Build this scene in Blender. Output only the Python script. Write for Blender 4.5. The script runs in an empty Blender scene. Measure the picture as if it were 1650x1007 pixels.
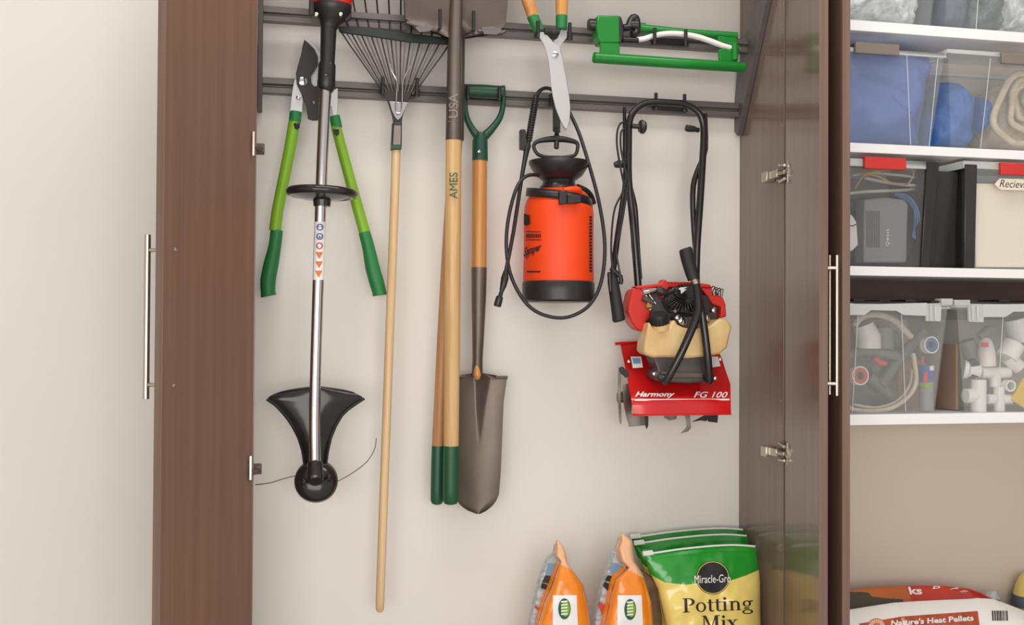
import bpy, bmesh, math, random
from mathutils import Vector, Matrix, noise
random.seed(7)
C = bpy.context.scene.collection
# ---------------------------------------------------------------- camera
FPX = 1800.0; YAW = math.atan(1800/7825); PITCH = math.radians(.9); ROLL = .0055; EYE = 1.05
Fw = Vector((math.sin(YAW)*math.cos(PITCH), math.cos(YAW)*math.cos(PITCH), math.sin(PITCH)))
R0 = Vector((math.cos(YAW), -math.sin(YAW), 0)); U0 = R0.cross(Fw)
Rt = R0*math.cos(ROLL)+U0*math.sin(ROLL); Up = U0*math.cos(ROLL)-R0*math.sin(ROLL)
CAM = Vector((0, 0, EYE))
cd = bpy.data.cameras.new('camera'); cam = bpy.data.objects.new('camera', cd); C.objects.link(cam)
cd.sensor_width = 36; cd.lens = FPX/1650*36; cd.clip_start = .05
cam.matrix_world = Matrix(((Rt.x, Up.x, -Fw.x, 0), (Rt.y, Up.y, -Fw.y, 0), (Rt.z, Up.z, -Fw.z, EYE), (0, 0, 0, 1)))
bpy.context.scene.camera = cam
# ---------------------------------------------------------------- world, lights, exposure
W = bpy.data.worlds.new('world'); bpy.context.scene.world = W; W.use_nodes = True
W.node_tree.nodes['Background'].inputs[0].default_value = (1.0, .99, .975, 1)
W.node_tree.nodes['Background'].inputs[1].default_value = .85
def area(name, loc, target, sx, sy, power, col=(1, .985, .965)):
    l = bpy.data.lights.new(name, 'AREA'); l.shape = 'RECTANGLE'; l.size = sx; l.size_y = sy; l.energy = power; l.color = col
    o = bpy.data.objects.new(name, l); C.objects.link(o); o.location = loc
    o.rotation_euler = (Vector(target)-Vector(loc)).to_track_quat('-Z', 'Y').to_euler(); return o
area('ceiling_light', (.6, 1.8, 2.74), (.6, 2.1, .2), 1.8, .4, 23)
area('front_fill', (-.4, -1.9, .95), (.7, 2.6, .45), 4.0, 1.7, 112)  # unseen fill light, added in front to brighten the lower parts
vs = bpy.context.scene.view_settings
vs.view_transform = 'Standard'; vs.look = 'None'; vs.exposure = -.36; vs.gamma = 1; vs.use_curve_mapping = False

# ---------------------------------------------------------------- helpers
def P(x, y, Y):
    d = Fw*FPX+Rt*(x-825)-Up*(y-503.5); return CAM+d*(Y/d.y)
def PX(x, y, X):
    d = Fw*FPX+Rt*(x-825)-Up*(y-503.5); return CAM+d*(X/d.x)
def M(px, Y, x=825):            # metres covered by px pixels at plane Y
    return px*(P(x, 503, Y)-CAM).dot(Fw)/FPX
def lin(c):
    return tuple((v/255/12.92 if v/255 <= .04045 else ((v/255+.055)/1.055)**2.4) for v in c)
MATS = {}
def mat(name, rgb, rough=.5, metal=0, var=.06, scale=(8, 8, 8), rgb2=None, bump=0, coat=0, spec=.5, trans=0, sss=0):
    m = bpy.data.materials.new(name); m.use_nodes = True; nt = m.node_tree; b = nt.nodes['Principled BSDF']
    c = lin(rgb); c2 = lin(rgb2) if rgb2 else tuple(v*(1-var) for v in c)
    tc = nt.nodes.new('ShaderNodeTexCoord'); mp = nt.nodes.new('ShaderNodeMapping'); mp.inputs['Scale'].default_value = scale
    nz = nt.nodes.new('ShaderNodeTexNoise'); nz.inputs['Scale'].default_value = 1.0; nz.inputs['Detail'].default_value = 4
    rp = nt.nodes.new('ShaderNodeValToRGB'); rp.color_ramp.elements[0].color = (*c2, 1); rp.color_ramp.elements[1].color = (*c, 1)
    rp.color_ramp.elements[0].position = .35; rp.color_ramp.elements[1].position = .65
    L = nt.links.new
    L(tc.outputs['Object'], mp.inputs[0]); L(mp.outputs[0], nz.inputs['Vector']); L(nz.outputs[0], rp.inputs[0]); L(rp.outputs[0], b.inputs['Base Color'])
    b.inputs['Roughness'].default_value = rough; b.inputs['Metallic'].default_value = metal
    b.inputs['Specular IOR Level'].default_value = spec; b.inputs['Coat Weight'].default_value = coat; b.inputs['Coat Roughness'].default_value = .15
    b.inputs['Transmission Weight'].default_value = trans
    if bump:
        bp = nt.nodes.new('ShaderNodeBump'); bp.inputs['Strength'].default_value = bump; bp.inputs['Distance'].default_value = .01
        L(nz.outputs[0], bp.inputs['Height']); L(bp.outputs[0], b.inputs['Normal'])
    MATS[name] = m; return m
def clear(name, rgb, alpha, rough=.25, milk=1.0):
    m = bpy.data.materials.new(name); m.use_nodes = True; nt = m.node_tree; b = nt.nodes['Principled BSDF']
    b.inputs['Base Color'].default_value = (*lin(rgb), 1); b.inputs['Roughness'].default_value = rough
    b.inputs['Alpha'].default_value = alpha; MATS[name] = m
    nz = nt.nodes.new('ShaderNodeTexNoise'); nz.inputs['Scale'].default_value = 30
    bp = nt.nodes.new('ShaderNodeBump'); bp.inputs['Strength'].default_value = .05
    nt.links.new(nz.outputs[0], bp.inputs['Height']); nt.links.new(bp.outputs[0], b.inputs['Normal'])
    return m
mat('wall_paint', (228, 224, 219), .7, var=.03, scale=(2, 2, 2))
mat('back_board', (230, 225, 218), .5, var=.02, scale=(2, 2, 2))
mat('tan_board', (208, 194, 178), .5, var=.03, scale=(2, 2, 2))
mat('floor_concrete', (222, 216, 208), .6, var=.1)
mat('laminate', (122, 95, 81), .24, rgb2=(115, 88, 75), scale=(60, 60, 1.2), spec=.55)
mat('laminate_gloss', (120, 101, 92), .15, rgb2=(112, 94, 85), scale=(60, 60, 1.2), spec=.9)
mat('edge_band', (126, 102, 90), .4, rgb2=(114, 90, 78), scale=(120, 120, 2))
mat('shelf_white', (251, 250, 249), .45, var=.02)
mat('dark_brown', (100, 80, 70), .5, rgb2=(88, 68, 60), scale=(2, 40, 40))  # dark brown; also colours the strip that imitates under-shelf shade
mat('rail_metal', (116, 110, 108), .42, .55, var=.1, scale=(4, 40, 40))
mat('black_plastic', (38, 35, 36), .35, var=.2)
mat('black_gloss', (40, 36, 36), .16, var=.15)
mat('black_rubber', (34, 32, 33), .6, var=.25, scale=(60, 60, 60))
mat('hose_black', (40, 36, 40), .42, var=.2)
mat('chrome', (205, 200, 198), .16, 1, var=.04)
mat('nickel', (200, 190, 176), .28, 1, var=.05)
mat('steel_grey', (122, 112, 106), .38, .75, rgb2=(98, 88, 82), scale=(14, 14, 5))
mat('shovel_steel', (92, 82, 76), .4, .45, rgb2=(76, 67, 62), scale=(14, 14, 5))
mat('spade_steel', (116, 104, 95), .42, .6, rgb2=(94, 83, 75), scale=(12, 12, 4))
mat('blade_dark', (52, 46, 45), .4, .3, var=.2)
mat('bright_steel', (196, 194, 195), .42, .55, var=.05)
mat('wood_pale', (222, 190, 148), .5, rgb2=(206, 172, 130), scale=(120, 120, 3))
mat('wood_ash', (214, 176, 124), .42, rgb2=(196, 154, 100), scale=(110, 110, 3))
mat('wood_brown', (188, 138, 90), .45, rgb2=(168, 118, 74), scale=(110, 110, 3))
mat('wood_orange', (206, 148, 86), .35, rgb2=(186, 124, 64), scale=(110, 110, 3))
mat('red_plastic', (206, 40, 28), .35, var=.1)
mat('red_enamel', (212, 24, 26), .25, var=.08, coat=.4)
mat('green_lime', (126, 174, 32), .38, var=.08)
mat('green_grip', (34, 122, 62), .5, var=.12)
mat('green_dark', (26, 72, 50), .4, var=.15)
mat('green_dip', (24, 82, 52), .4, var=.12)
mat('green_sprinkler', (24, 128, 46), .3, var=.1)
mat('green_black', (38, 46, 42), .35, var=.15)
mat('ink_green', (20, 90, 60), .6)
mat('ink_black', (30, 26, 28), .6)
mat('ink_white', (240, 236, 232), .5)
mat('ink_blue', (60, 90, 160), .5)
mat('ink_orange', (214, 120, 50), .5)
mat('ink_red', (190, 70, 60), .5)
mat('sticker', (236, 232, 232), .4, var=.02)
mat('orange_tank', (242, 70, 8), .5, var=.03)
mat('white_plastic', (238, 234, 228), .4, var=.03)
mat('fuel_tank', (226, 196, 142), .35, rgb2=(206, 168, 112), scale=(14, 14, 9))
mat('cast_metal', (92, 86, 84), .45, .4, var=.2, scale=(30, 30, 30))
mat('tine_steel', (150, 144, 138), .35, .8, rgb2=(110, 98, 88), scale=(25, 25, 25))
mat('orange_film', (250, 156, 40), .22, rgb2=(240, 134, 24), scale=(5, 5, 5), bump=.12, coat=.5)
mat('peach_film', (238, 184, 144), .3, var=.06, bump=.1)
mat('print_grey', (196, 198, 200), .35, rgb2=(150, 158, 160), scale=(60, 60, 160))
mat('print_blue', (120, 158, 190), .35, var=.1)
mat('green_film', (32, 152, 42), .2, rgb2=(22, 126, 34), scale=(6, 6, 6), bump=.15, coat=.5)
mat('yellow_film', (238, 216, 126), .22, rgb2=(228, 200, 104), scale=(4, 4, 4), bump=.12, coat=.5)
mat('brown_film', (120, 92, 54), .35, rgb2=(84, 58, 34), scale=(25, 25, 25), bump=.2)
mat('zip_white', (226, 232, 222), .35)
mat('white_film', (240, 234, 228), .35, var=.03, bump=.12, scale=(10, 10, 10))
mat('red_film', (206, 52, 26), .25, rgb2=(190, 34, 20), scale=(6, 6, 6), coat=.5, bump=.1)
mat('amber_film', (204, 108, 38), .3, rgb2=(186, 92, 32), scale=(6, 6, 6), coat=.4, bump=.1)
mat('olive_film', (78, 70, 52), .4, var=.2)
mat('banner_rust', (190, 84, 48), .35, rgb2=(160, 66, 38), scale=(70, 70, 20))
mat('blue_cloth', (96, 122, 188), .75, rgb2=(80, 106, 172), scale=(7, 7, 7), bump=.3)
mat('blue_bundle', (62, 116, 188), .55, rgb2=(44, 96, 166), scale=(30, 30, 20), bump=.6)
mat('beige_hose', (214, 198, 176), .7, rgb2=(196, 178, 154), scale=(40, 40, 40), bump=.3)
mat('latch_grey', (136, 124, 114), .45, var=.05)
mat('latch_red', (214, 52, 46), .4, var=.05)
mat('black_bin', (34, 30, 29), .25, rgb2=(52, 46, 44), scale=(16, 16, 4))
mat('paper_cream', (240, 228, 208), .7, var=.02)
mat('modem_grey', (142, 142, 144), .45, var=.06)
mat('cable_white', (222, 216, 204), .5)
mat('cable_yellow', (206, 166, 86), .5)
mat('cable_blue', (84, 128, 176), .5)
mat('grey_pvc', (120, 116, 112), .5, var=.12)
mat('tape_blue', (46, 92, 160), .5)
mat('tape_red', (190, 80, 54), .5)
mat('cardboard', (176, 128, 88), .7, var=.1)
mat('pvc_white', (240, 238, 234), .35, var=.03)
mat('clear_bag', (220, 224, 224), .15, rgb2=(170, 174, 176), scale=(40, 40, 40), bump=.8)
mat('teal_cloth', (74, 92, 92), .5, rgb2=(120, 132, 130), scale=(35, 35, 35), bump=.8)
mat('slate_cloth', (104, 114, 130), .6, rgb2=(80, 88, 104), scale=(20, 20, 20), bump=.5)
mat('yellow_plastic', (232, 196, 60), .4)
mat('brass', (190, 150, 96), .3, .7)
clear('bin_clear', (226, 230, 232), .09, .12)
clear('bin_smoke', (160, 160, 162), .14, .15)
clear('bin_rim', (232, 234, 232), .62, .25)
clear('bin_milk', (222, 222, 220), .14, .25)

class MB:
    def __init__(s): s.v = []; s.f = []; s.m = []
    def add(s, vs, fs, mi=0):
        n = len(s.v); s.v += [Vector(v) for v in vs]
        for f in fs: s.f.append([i+n for i in f]); s.m.append(mi)
        return s
    def box(s, lo, hi, mi=0):
        x0, y0, z0 = lo; x1, y1, z1 = hi
        return s.add([(x0, y0, z0), (x1, y0, z0), (x1, y1, z0), (x0, y1, z0), (x0, y0, z1), (x1, y0, z1), (x1, y1, z1), (x0, y1, z1)],
                     [(0, 3, 2, 1), (4, 5, 6, 7), (0, 1, 5, 4), (1, 2, 6, 5), (2, 3, 7, 6), (3, 0, 4, 7)], mi)
    def hexa(s, c, mi=0):       # bottom quad 0-3, top quad 4-7
        return s.add(c, [(0, 3, 2, 1), (4, 5, 6, 7), (0, 1, 5, 4), (1, 2, 6, 5), (2, 3, 7, 6), (3, 0, 4, 7)], mi)
    def tube(s, pts, rad, seg=14, smooth=0, flat=1.0, mi=0, closed=False):
        pts = [Vector(p) for p in pts]
        if not hasattr(rad, '__len__'): rad = [rad]*len(pts)
        if smooth:
            np_, nr = [], []
            n = len(pts); rng = n if closed else n-1
            for i in range(rng):
                g = (lambda k: pts[k % n]) if closed else (lambda k: pts[max(0, min(n-1, k))])
                a, b, c, d = g(i-1), g(i), g(i+1), g(i+2)
                for k in range(smooth):
                    t = k/smooth
                    np_.append(.5*((2*b)+(c-a)*t+(2*a-5*b+4*c-d)*t*t+(3*b-a-3*c+d)*t**3))
                    nr.append(rad[i]*(1-t)+rad[(i+1) % n]*t)
            if not closed: np_.append(pts[-1]); nr.append(rad[-1])
            pts, rad = np_, nr
        n = len(pts); vs = []; up = None
        for i in range(n):
            a = pts[(i-1) % n] if closed else pts[max(i-1, 0)]; b = pts[(i+1) % n] if closed else pts[min(i+1, n-1)]
            t = (b-a).normalized() if (b-a).length > 1e-9 else Vector((0, 0, 1))
            if up is None:
                up = Vector((0, 1, 0)) if abs(t.y) < .9 else Vector((1, 0, 0))
            up = (up-t*up.dot(t)); up = up.normalized() if up.length > 1e-6 else Vector((1, 0, 0))
            sd = t.cross(up)
            for k in range(seg):
                a_ = 2*math.pi*k/seg
                vs.append(pts[i]+sd*math.cos(a_)*rad[i]+up*math.sin(a_)*rad[i]*flat)
        fs = []
        for i in range(n if closed else n-1):
            j = (i+1) % n
            for k in range(seg):
                l = (k+1) % seg; fs.append((i*seg+k, i*seg+l, j*seg+l, j*seg+k))
        if not closed: fs += [tuple(range(seg-1, -1, -1)), tuple((n-1)*seg+k for k in range(seg))]
        return s.add(vs, fs, mi)
    def T(s, pts, seg=14, smooth=0, flat=1.0, mi=0, closed=False):     # (px, py, Y, radius in px)
        return s.tube([P(*p[:3]) for p in pts], [M(p[3], p[2], p[0]) for p in pts], seg, smooth, flat, mi, closed)
    def prism(s, pts, Yf, depth, mi=0, back=1.0):
        g = Yf if callable(Yf) else (lambda x, y: Yf)
        fr = [P(x, y, g(x, y)) for x, y in pts]; c = sum(fr, Vector())/len(fr)
        bk = [c+(v-c)*back+Vector((0, depth, 0)) for v in fr]
        n = len(pts)
        return s.add(fr+bk, [tuple(range(n)), tuple(range(2*n-1, n-1, -1))]+[(i, i+n, (i+1) % n+n, (i+1) % n) for i in range(n)], mi)
    def lathe(s, base, axis, prof, seg=32, mi=0, caps=True):
        base = Vector(base); ax = Vector(axis).normalized(); u = Vector((1, 0, 0)) if abs(ax.x) < .9 else Vector((0, 1, 0))
        u = (u-ax*u.dot(ax)).normalized(); w = ax.cross(u); vs = []; n = len(prof)
        for r, h in prof:
            for k in range(seg):
                a = 2*math.pi*k/seg; vs.append(base+ax*h+(u*math.cos(a)+w*math.sin(a))*max(r, 1e-5))
        fs = [(i*seg+k, i*seg+(k+1) % seg, (i+1)*seg+(k+1) % seg, (i+1)*seg+k) for i in range(n-1) for k in range(seg)]
        if caps: fs += [tuple(range(seg-1, -1, -1)), tuple((n-1)*seg+k for k in range(seg))]
        return s.add(vs, fs, mi)
    def grid(s, fn, nu, nv, mfn=None, flip=False):
        vs = [fn(i/nu, j/nv) for j in range(nv+1) for i in range(nu+1)]; n = len(s.v); s.v += [Vector(v) for v in vs]
        for j in range(nv):
            for i in range(nu):
                a = j*(nu+1)+i; f = [a, a+1, a+nu+2, a+nu+1]
                if flip: f.reverse()
                s.f.append([k+n for k in f]); s.m.append(mfn((i+.5)/nu, (j+.5)/nv) if mfn else 0)
        return s
    def build(s, name, mats, parent=None, bevel=0, sharp=38, solid=0, loc=None, sub=0, normals=True):
        org = Vector(parent['_o']) if parent is not None and '_o' in parent else (Vector(loc) if loc is not None else Vector())
        me = bpy.data.meshes.new(name); me.from_pydata([v-org for v in s.v], [], s.f)
        if not isinstance(mats, (list, tuple)): mats = [mats]
        for m in mats: me.materials.append(MATS[m])
        for p, mi in zip(me.polygons, s.m): p.material_index = mi; p.use_smooth = True
        bm = bmesh.new(); bm.from_mesh(me)
        bmesh.ops.remove_doubles(bm, verts=bm.verts, dist=1e-6)
        if normals: bmesh.ops.recalc_face_normals(bm, faces=bm.faces)
        for e in bm.edges:
            e.smooth = not (len(e.link_faces) == 2 and e.calc_face_angle(0) > math.radians(sharp))
        bm.to_mesh(me); bm.free()
        o = bpy.data.objects.new(name, me); C.objects.link(o)
        if parent is not None:
            o.parent = parent
            if '_o' in parent: o['_o'] = parent['_o']
        else:
            o.location = org
            o['_o'] = tuple(org)
        if solid: md = o.modifiers.new('solid', 'SOLIDIFY'); md.thickness = solid; md.offset = 0
        if bevel:
            md = o.modifiers.new('bevel', 'BEVEL'); md.width = bevel; md.segments = 2; md.limit_method = 'ANGLE'; md.angle_limit = math.radians(sharp); md.harden_normals = False
        if sub: md = o.modifiers.new('sub', 'SUBSURF'); md.levels = md.render_levels = sub
        return o
def thing(name, label, cat, loc, group=None):
    o = bpy.data.objects.new(name, None); C.objects.link(o); o.location = loc; o['_o'] = tuple(loc); o.empty_display_size = .05
    return tag(o, label, cat, group)
def tag(o, label, cat, group=None, kind=None):
    o['label'] = label; o['category'] = cat
    if group: o['group'] = group
    if kind: o['kind'] = kind
    return o
def struct(o): o['kind'] = 'structure'; return o
def plabel(o, t): o['label'] = t; return o
def ell(cx, cy, rx, ry, n=24, a0=0, a1=360):
    return [(cx+rx*math.cos(math.radians(a0+(a1-a0)*i/n)), cy+ry*math.sin(math.radians(a0+(a1-a0)*i/n))) for i in range(n if abs(a1-a0) == 360 else n+1)]
def lerp(a, b, t): return a+(b-a)*t
def pl(pts, t):                       # value on a polyline of (t, value)
    for (t0, v0), (t1, v1) in zip(pts, pts[1:]):
        if t <= t1: return v0+(v1-v0)*((t-t0)/(t1-t0) if t1 > t0 else 0)
    return pts[-1][1]
def text_geo(s, bold=0, shear=0, space=1.0):
    cu = bpy.data.curves.new('t', 'FONT'); cu.body = s; cu.size = 1; cu.offset = bold; cu.shear = shear; cu.space_character = space; cu.resolution_u = 3
    o = bpy.data.objects.new('t', cu); C.objects.link(o); dg = bpy.context.evaluated_depsgraph_get(); dg.update()
    me = bpy.data.meshes.new_from_object(o.evaluated_get(dg)); vs = [v.co.copy() for v in me.vertices]; fs = [tuple(p.vertices) for p in me.polygons]
    bpy.data.objects.remove(o); bpy.data.curves.remove(cu); bpy.data.meshes.remove(me)
    x0 = min(v.x for v in vs); x1 = max(v.x for v in vs); y0 = min(v.y for v in vs); y1 = max(v.y for v in vs)
    return [((v.x-x0)/(x1-x0), (v.y-y0)/(y1-y0)) for v in vs], fs
def text(name, s, quad, surf, m, parent, bold=0, shear=0, geo=None, space=1.0):
    # quad: px corners bottom-left, bottom-right, top-right, top-left; surf(x,y) -> world point
    vs, fs = geo or text_geo(s, bold, shear, space); a, b, c, d = [Vector((*q, 0)) for q in quad]; mb = MB()
    W_, H_ = (b-a).length, (d-a).length; bm = bmesh.new()
    vv = [bm.verts.new((u*W_, v*H_, 0)) for u, v in vs]
    for f in fs:
        try: bm.faces.new([vv[i] for i in f])
        except ValueError: pass
    bmesh.ops.triangulate(bm, faces=bm.faces)
    for _ in range(4):
        es = [e for e in bm.edges if e.calc_length() > 3.5]
        if not es: break
        bmesh.ops.subdivide_edges(bm, edges=es, cuts=1); bmesh.ops.triangulate(bm, faces=[f for f in bm.faces if len(f.verts) > 3])
    bm.verts.index_update(); vs = [(v.co.x/W_, v.co.y/H_) for v in bm.verts]; fs = [tuple(v.index for v in f.verts) for f in bm.faces]; bm.free()
    pts = []
    for u, v in vs:
        q = (a*(1-u)+b*u)*(1-v)+(d*(1-u)+c*u)*v; pts.append(surf(q.x, q.y))
    mb.add(pts, fs)
    return mb.build(name, m, parent, normals=False)
def flat_at(Y): return lambda x, y: P(x, y, Y)
def cyl_surf(cx, Yc, rpx, lift=.0006):      # cx may be a function of y
    def f(x, y):
        c = cx(y) if callable(cx) else cx
        r = M(rpx, Yc, c)+lift; X0 = P(c, y, Yc).x; Y = Yc-r
        for _ in range(4):
            p = P(x, y, Y); dx = min(abs(p.x-X0), r*.99); Y = Yc-math.sqrt(r*r-dx*dx)
        return P(x, y, Y)
    return f
def patch(mb, quad, surf, nu=6, nv=6, mi=0):
    a, b, c, d = [Vector((*q, 0)) for q in quad]
    def f(u, v): q = (a*(1-u)+b*u)*(1-v)+(d*(1-u)+c*u)*v; return surf(q.x, q.y)
    return mb.grid(f, nu, nv, (lambda u, v: mi))
def fan(mb, poly, surf, mi=0):
    mb.add([surf(x, y) for x, y in poly], [tuple(range(len(poly)))], mi); return mb
# ---------------------------------------------------------------- the room
WY = 2.69; FY = 2.434
struct(MB().box((-3, WY+.01, 0), (4.5, WY+.11, 2.8)).build('wall_back', 'wall_paint'))
struct(MB().box((-3, -4, -.1), (4.5, WY+.11, 0)).build('floor', 'floor_concrete'))
struct(MB().box((-3, -1.5, 2.8), (4.5, WY+.11, 2.9)).build('ceiling', 'wall_paint'))
struct(MB().box((-3.1, -4, 0), (-3, WY+.11, 2.8)).build('wall_left', 'wall_paint'))
# ---------------------------------------------------------------- tool cabinet
XR = 1.22; TOP = 2.02; BOT = .16
cab = thing('storage_cabinet', 'open dark brown cabinet with white back that holds the hanging garden tools', 'cabinet', (.6, 2.56, BOT-.02))
MB().box((-.02, FY, BOT), (0, WY, TOP)).build('side_panel', 'laminate', cab, .0008)
MB().box((XR, FY, BOT), (XR+.02, WY, TOP)).build('side_panel', 'laminate_gloss', cab, .0008)
plabel(MB().box((0, WY-.008, BOT), (XR, WY, TOP)).build('back_panel', 'back_board', cab), 'smooth off-white back panel')
MB().box((-.02, FY, TOP), (XR+.02, WY, TOP+.02)).build('top_panel', 'laminate', cab, .0008)
MB().box((-.02, FY, BOT-.02), (XR+.02, WY, BOT)).build('bottom_panel', 'laminate', cab, .0008)
def door(parent, hinge, free, th, m, rm=None):
    h = Vector((*hinge, 0)); f = Vector((*free, 0)); o = Vector((*th, 0)); mb = MB()
    z0 = Vector((0, 0, BOT)); z1 = Vector((0, 0, TOP))
    mb.hexa([h+z0, f+z0, f+o+z0, h+o+z0, h+z1, f+z1, f+o+z1, h+o+z1])
    return mb.build('door', [m, 'edge_band'], parent, .0008)
def edgefix(o, d):       # the door's narrow front edge carries the lighter edge band
    for p in o.data.polygons:
        if p.normal.dot(Vector((*d, 0)).normalized()) > .9: p.material_index = 1
pf = P(262, 503, 2.213); pf2 = P(249.5, 503, 2.2245)
dl = door(cab, (-.002, FY-.003), (pf.x, pf.y), (pf2.x-pf.x, pf2.y-pf.y), 'laminate'); edgefix(dl, (pf.x, pf.y-FY))
pr_ = P(1320, 503, 2.2); pr2 = P(1334.5, 503, 2.2)
dr = door(cab, (XR+.002, FY-.003), (pr_.x, pr_.y), (pr2.x-pr_.x, 0), 'laminate_gloss'); edgefix(dr, (0, -1))
def bar_handle(parent, bar, y0, y1, stand, rb, rs, yref=None):
    # bar = (px, Y); stand = list of (py, world XY of the other end)
    mb = MB(); p0 = P(bar[0], (y0+y1)/2, bar[1]); zt = P(bar[0], y0, bar[1]).z; zb = P(bar[0], y1, bar[1]).z
    mb.tube([(p0.x, p0.y, zb), (p0.x, p0.y, zt)], rb, 16)
    for py, (sx, sy) in stand:
        z = P(bar[0], py, bar[1]).z; mb.tube([(p0.x, p0.y, z), (sx, sy, z)], rs, 12)
    return mb.build('handle', 'nickel', parent, .0008)
hx, hy = lerp(pf2.x, -.02, .11), lerp(pf2.y, FY, .11)
bar_handle(dl, (236.5, 2.262), 378, 643, [(403, (hx, hy)), (620, (hx, hy))], .0062, .004)
for py in (402, 621):
    q = Vector((pf.x, pf.y, 0)).lerp(Vector((-.002, FY-.003, 0)), .12); z = P(280, py, 2.24).z; n = Vector((.79, -.61, 0))
    MB().lathe((q.x, q.y, z), n, [(.0042, -.001), (.0042, .001), (.002, .0022)], 16).build('screw', 'nickel', dl)
bar_handle(dr, (1348.3, 2.205), 411, 638, [(432, (pr2.x, 2.215)), (618.5, (pr2.x, 2.215))], .0042, .0042)
# hinges
def hinge(parent, side, y0, y1):
    mb = MB()
    if side < 0:
        z0 = P(407, y1, 2.43).z; z1 = P(407, y0, 2.43).z; zm0 = P(415, y1-5, 2.46).z; zm1 = P(415, y0+17, 2.46).z
        mb.box((-.009, 2.412, z0), (-.0035, 2.418, z1))
        hg = mb.build('hinge', ['nickel'], parent, .001)
        MB().box((-.002, 2.455, zm0+.004), (.017, 2.50, zm1)).tube([(-.006, 2.418, (zm0+zm1)/2), (.010, 2.46, (zm0+zm1)/2)], .006).build('hinge_arm', 'dark_brown', hg, .002)
        return hg
    z0 = P(1267, y1, 2.41).z; z1 = P(1267, y0, 2.41).z; zc = (z0+z1)/2
    mb.box((XR-.004, 2.408, z0), (XR+.0015, 2.413, z1)); mb.lathe((XR-.0015, 2.396, zc+.004), (-1, 0, 0), [(.017, -.003), (.017, .001), (.012, .004)], 20)
    mb.box((XR-.018, 2.436, zc-.009), (XR-.004, 2.476, zc+.009)); mb.box((XR-.024, 2.478, zc-.014), (XR-.001, 2.506, zc+.010))
    mb.tube([(XR-.008, 2.41, zc), (XR-.012, 2.44, zc)], .005); mb.tube([(XR-.008, 2.413, zc+.016), (XR-.003, 2.45, zc+.022)], .004); mb.tube([(XR-.008, 2.413, zc-.016), (XR-.003, 2.45, zc-.018)], .004)
    return mb.build('hinge', 'nickel', parent, .001)
hinge(cab, -1, 214, 253); hinge(cab, -1, 733, 772); hinge(cab, 1, 259, 295); hinge(cab, 1, 713, 750)
for x, y in ((1260, 42), (1260, 81), (1234, 92), (1260, 162), (1260, 201), (1258.5, 645), (1258.5, 686), (1258, 887)):
    q = PX(x, y, XR); MB().lathe(q, (-1, 0, 0), [(.0022, -.001), (.0022, .0008), (.001, .0014)], 12).build('pin_hole_cap', 'nickel', cab)
# ---------------------------------------------------------------- rails with their brackets
g_r = 'slotted grey rails across the back of the tool cabinet'
def rail(y0, y1, Y, label):
    a = P(425, y0, Y).z; b = P(425, y1, Y).z; h = a-b; d = .024; x0 = .012; x1 = XR-.016
    prof = [(0, b), (0, b+h*.36), (.006, b+h*.44), (.006, b+h*.52), (0, b+h*.6), (0, a), (d, a), (d, b), ]
    vs = [(x0, Y+p, z) for p, z in prof]+[(x1, Y+p, z) for p, z in prof]; n = len(prof)
    o = MB().add(vs, [tuple(range(n)), tuple(range(2*n-1, n-1, -1))]+[(i, (i+1) % n, (i+1) % n+n, i+n) for i in range(n)]).build('tool_rail', 'rail_metal', None, .0006, sharp=20, loc=(.6, Y, b))
    return tag(o, label, 'rail', g_r)
R1Y = 2.60; R2Y = 2.652
rail(9, 33, R1Y, 'upper grey metal rail holding the shears and sprinkler'); rail(124, 149, R2Y, 'lower grey metal rail behind the rake neck and spade grip')
def bracket(X0, X1, label):
    out = [(1222, -60), (1222, 0), (1219, 8), (1221, 14), (1215, 24), (1213, 34), (1216, 40), (1210, 52), (1208, 66), (1211, 70), (1204, 84), (1196, 118), (1193, 150), (1188.5, 168), (1187, 214), (1196, 219), (1207, 168), (1222, 97), (1243, 0), (1255, -60)]
    fr = [PX(x, y, XR-.002) for x, y in out]; n = len(out)
    for v in fr: v.y = min(v.y, WY-.009)
    a = [Vector((X0, v.y, v.z)) for v in fr]; b = [Vector((X1, v.y, v.z)) for v in fr]
    mb = MB().add(a+b, [tuple(range(n)), tuple(range(2*n-1, n-1, -1))]+[(i, (i+1) % n, (i+1) % n+n, i+n) for i in range(n)])
    return tag(mb.build('rail_bracket', 'rail_metal', None, .0008, loc=((X0+X1)/2, 2.66, 1.55)), label, 'bracket', 'sloping end brackets of the tool rails')
bracket(.001, .012, 'sloping grey bracket at the left end of both rails'); bracket(XR-.016, XR-.001, 'sloping notched grey bracket at the right end of both rails')
def hook(x0, x1, yt, yb, RY, FYk, label, rp=2.8, yt2=None, yb2=None):
    yt2 = yt if yt2 is None else yt2; yb2 = yb if yb2 is None else yb2
    o = thing('tool_hook', label, 'hook', P((x0+x1)/2, (yb+yb2)/2, RY), 'black two-pronged hooks clipped to the rails')
    MB().prism([(x0-5, yb-9), (x1+5, yb2-9), (x1+5, yb2+2), (x0-5, yb+2)], RY-.006, .0055).build('mounting_plate', 'black_plastic', o, .0008)
    for x, a, b in ((x0, yt, yb), (x1, yt2, yb2)):
        k = P(x, b-3, RY-.004); e = P(x, b, FYk); t = P(x, a, FYk); r = M(rp, FYk, x)
        MB().tube([k, lerp(k, e, .9), lerp(e, t, .15), t], [r*.9, r, r, r*1.05], 10, 4).build('prong', 'black_plastic', o)
    return o
hook(617, 672, 124, 149, R2Y, 2.582, 'black hook whose prongs cradle the leaf rake neck', yt2=126, yb2=153)
hook(709, 763, 15, 45, R1Y, 2.51, 'black hook under the shoulders of the upturned shovel', yt2=18, yb2=48)
hook(867, 918, 34, 57, R1Y, 2.508, 'black hook holding the hedge shears by their handles', 3, 37, 62)
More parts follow.
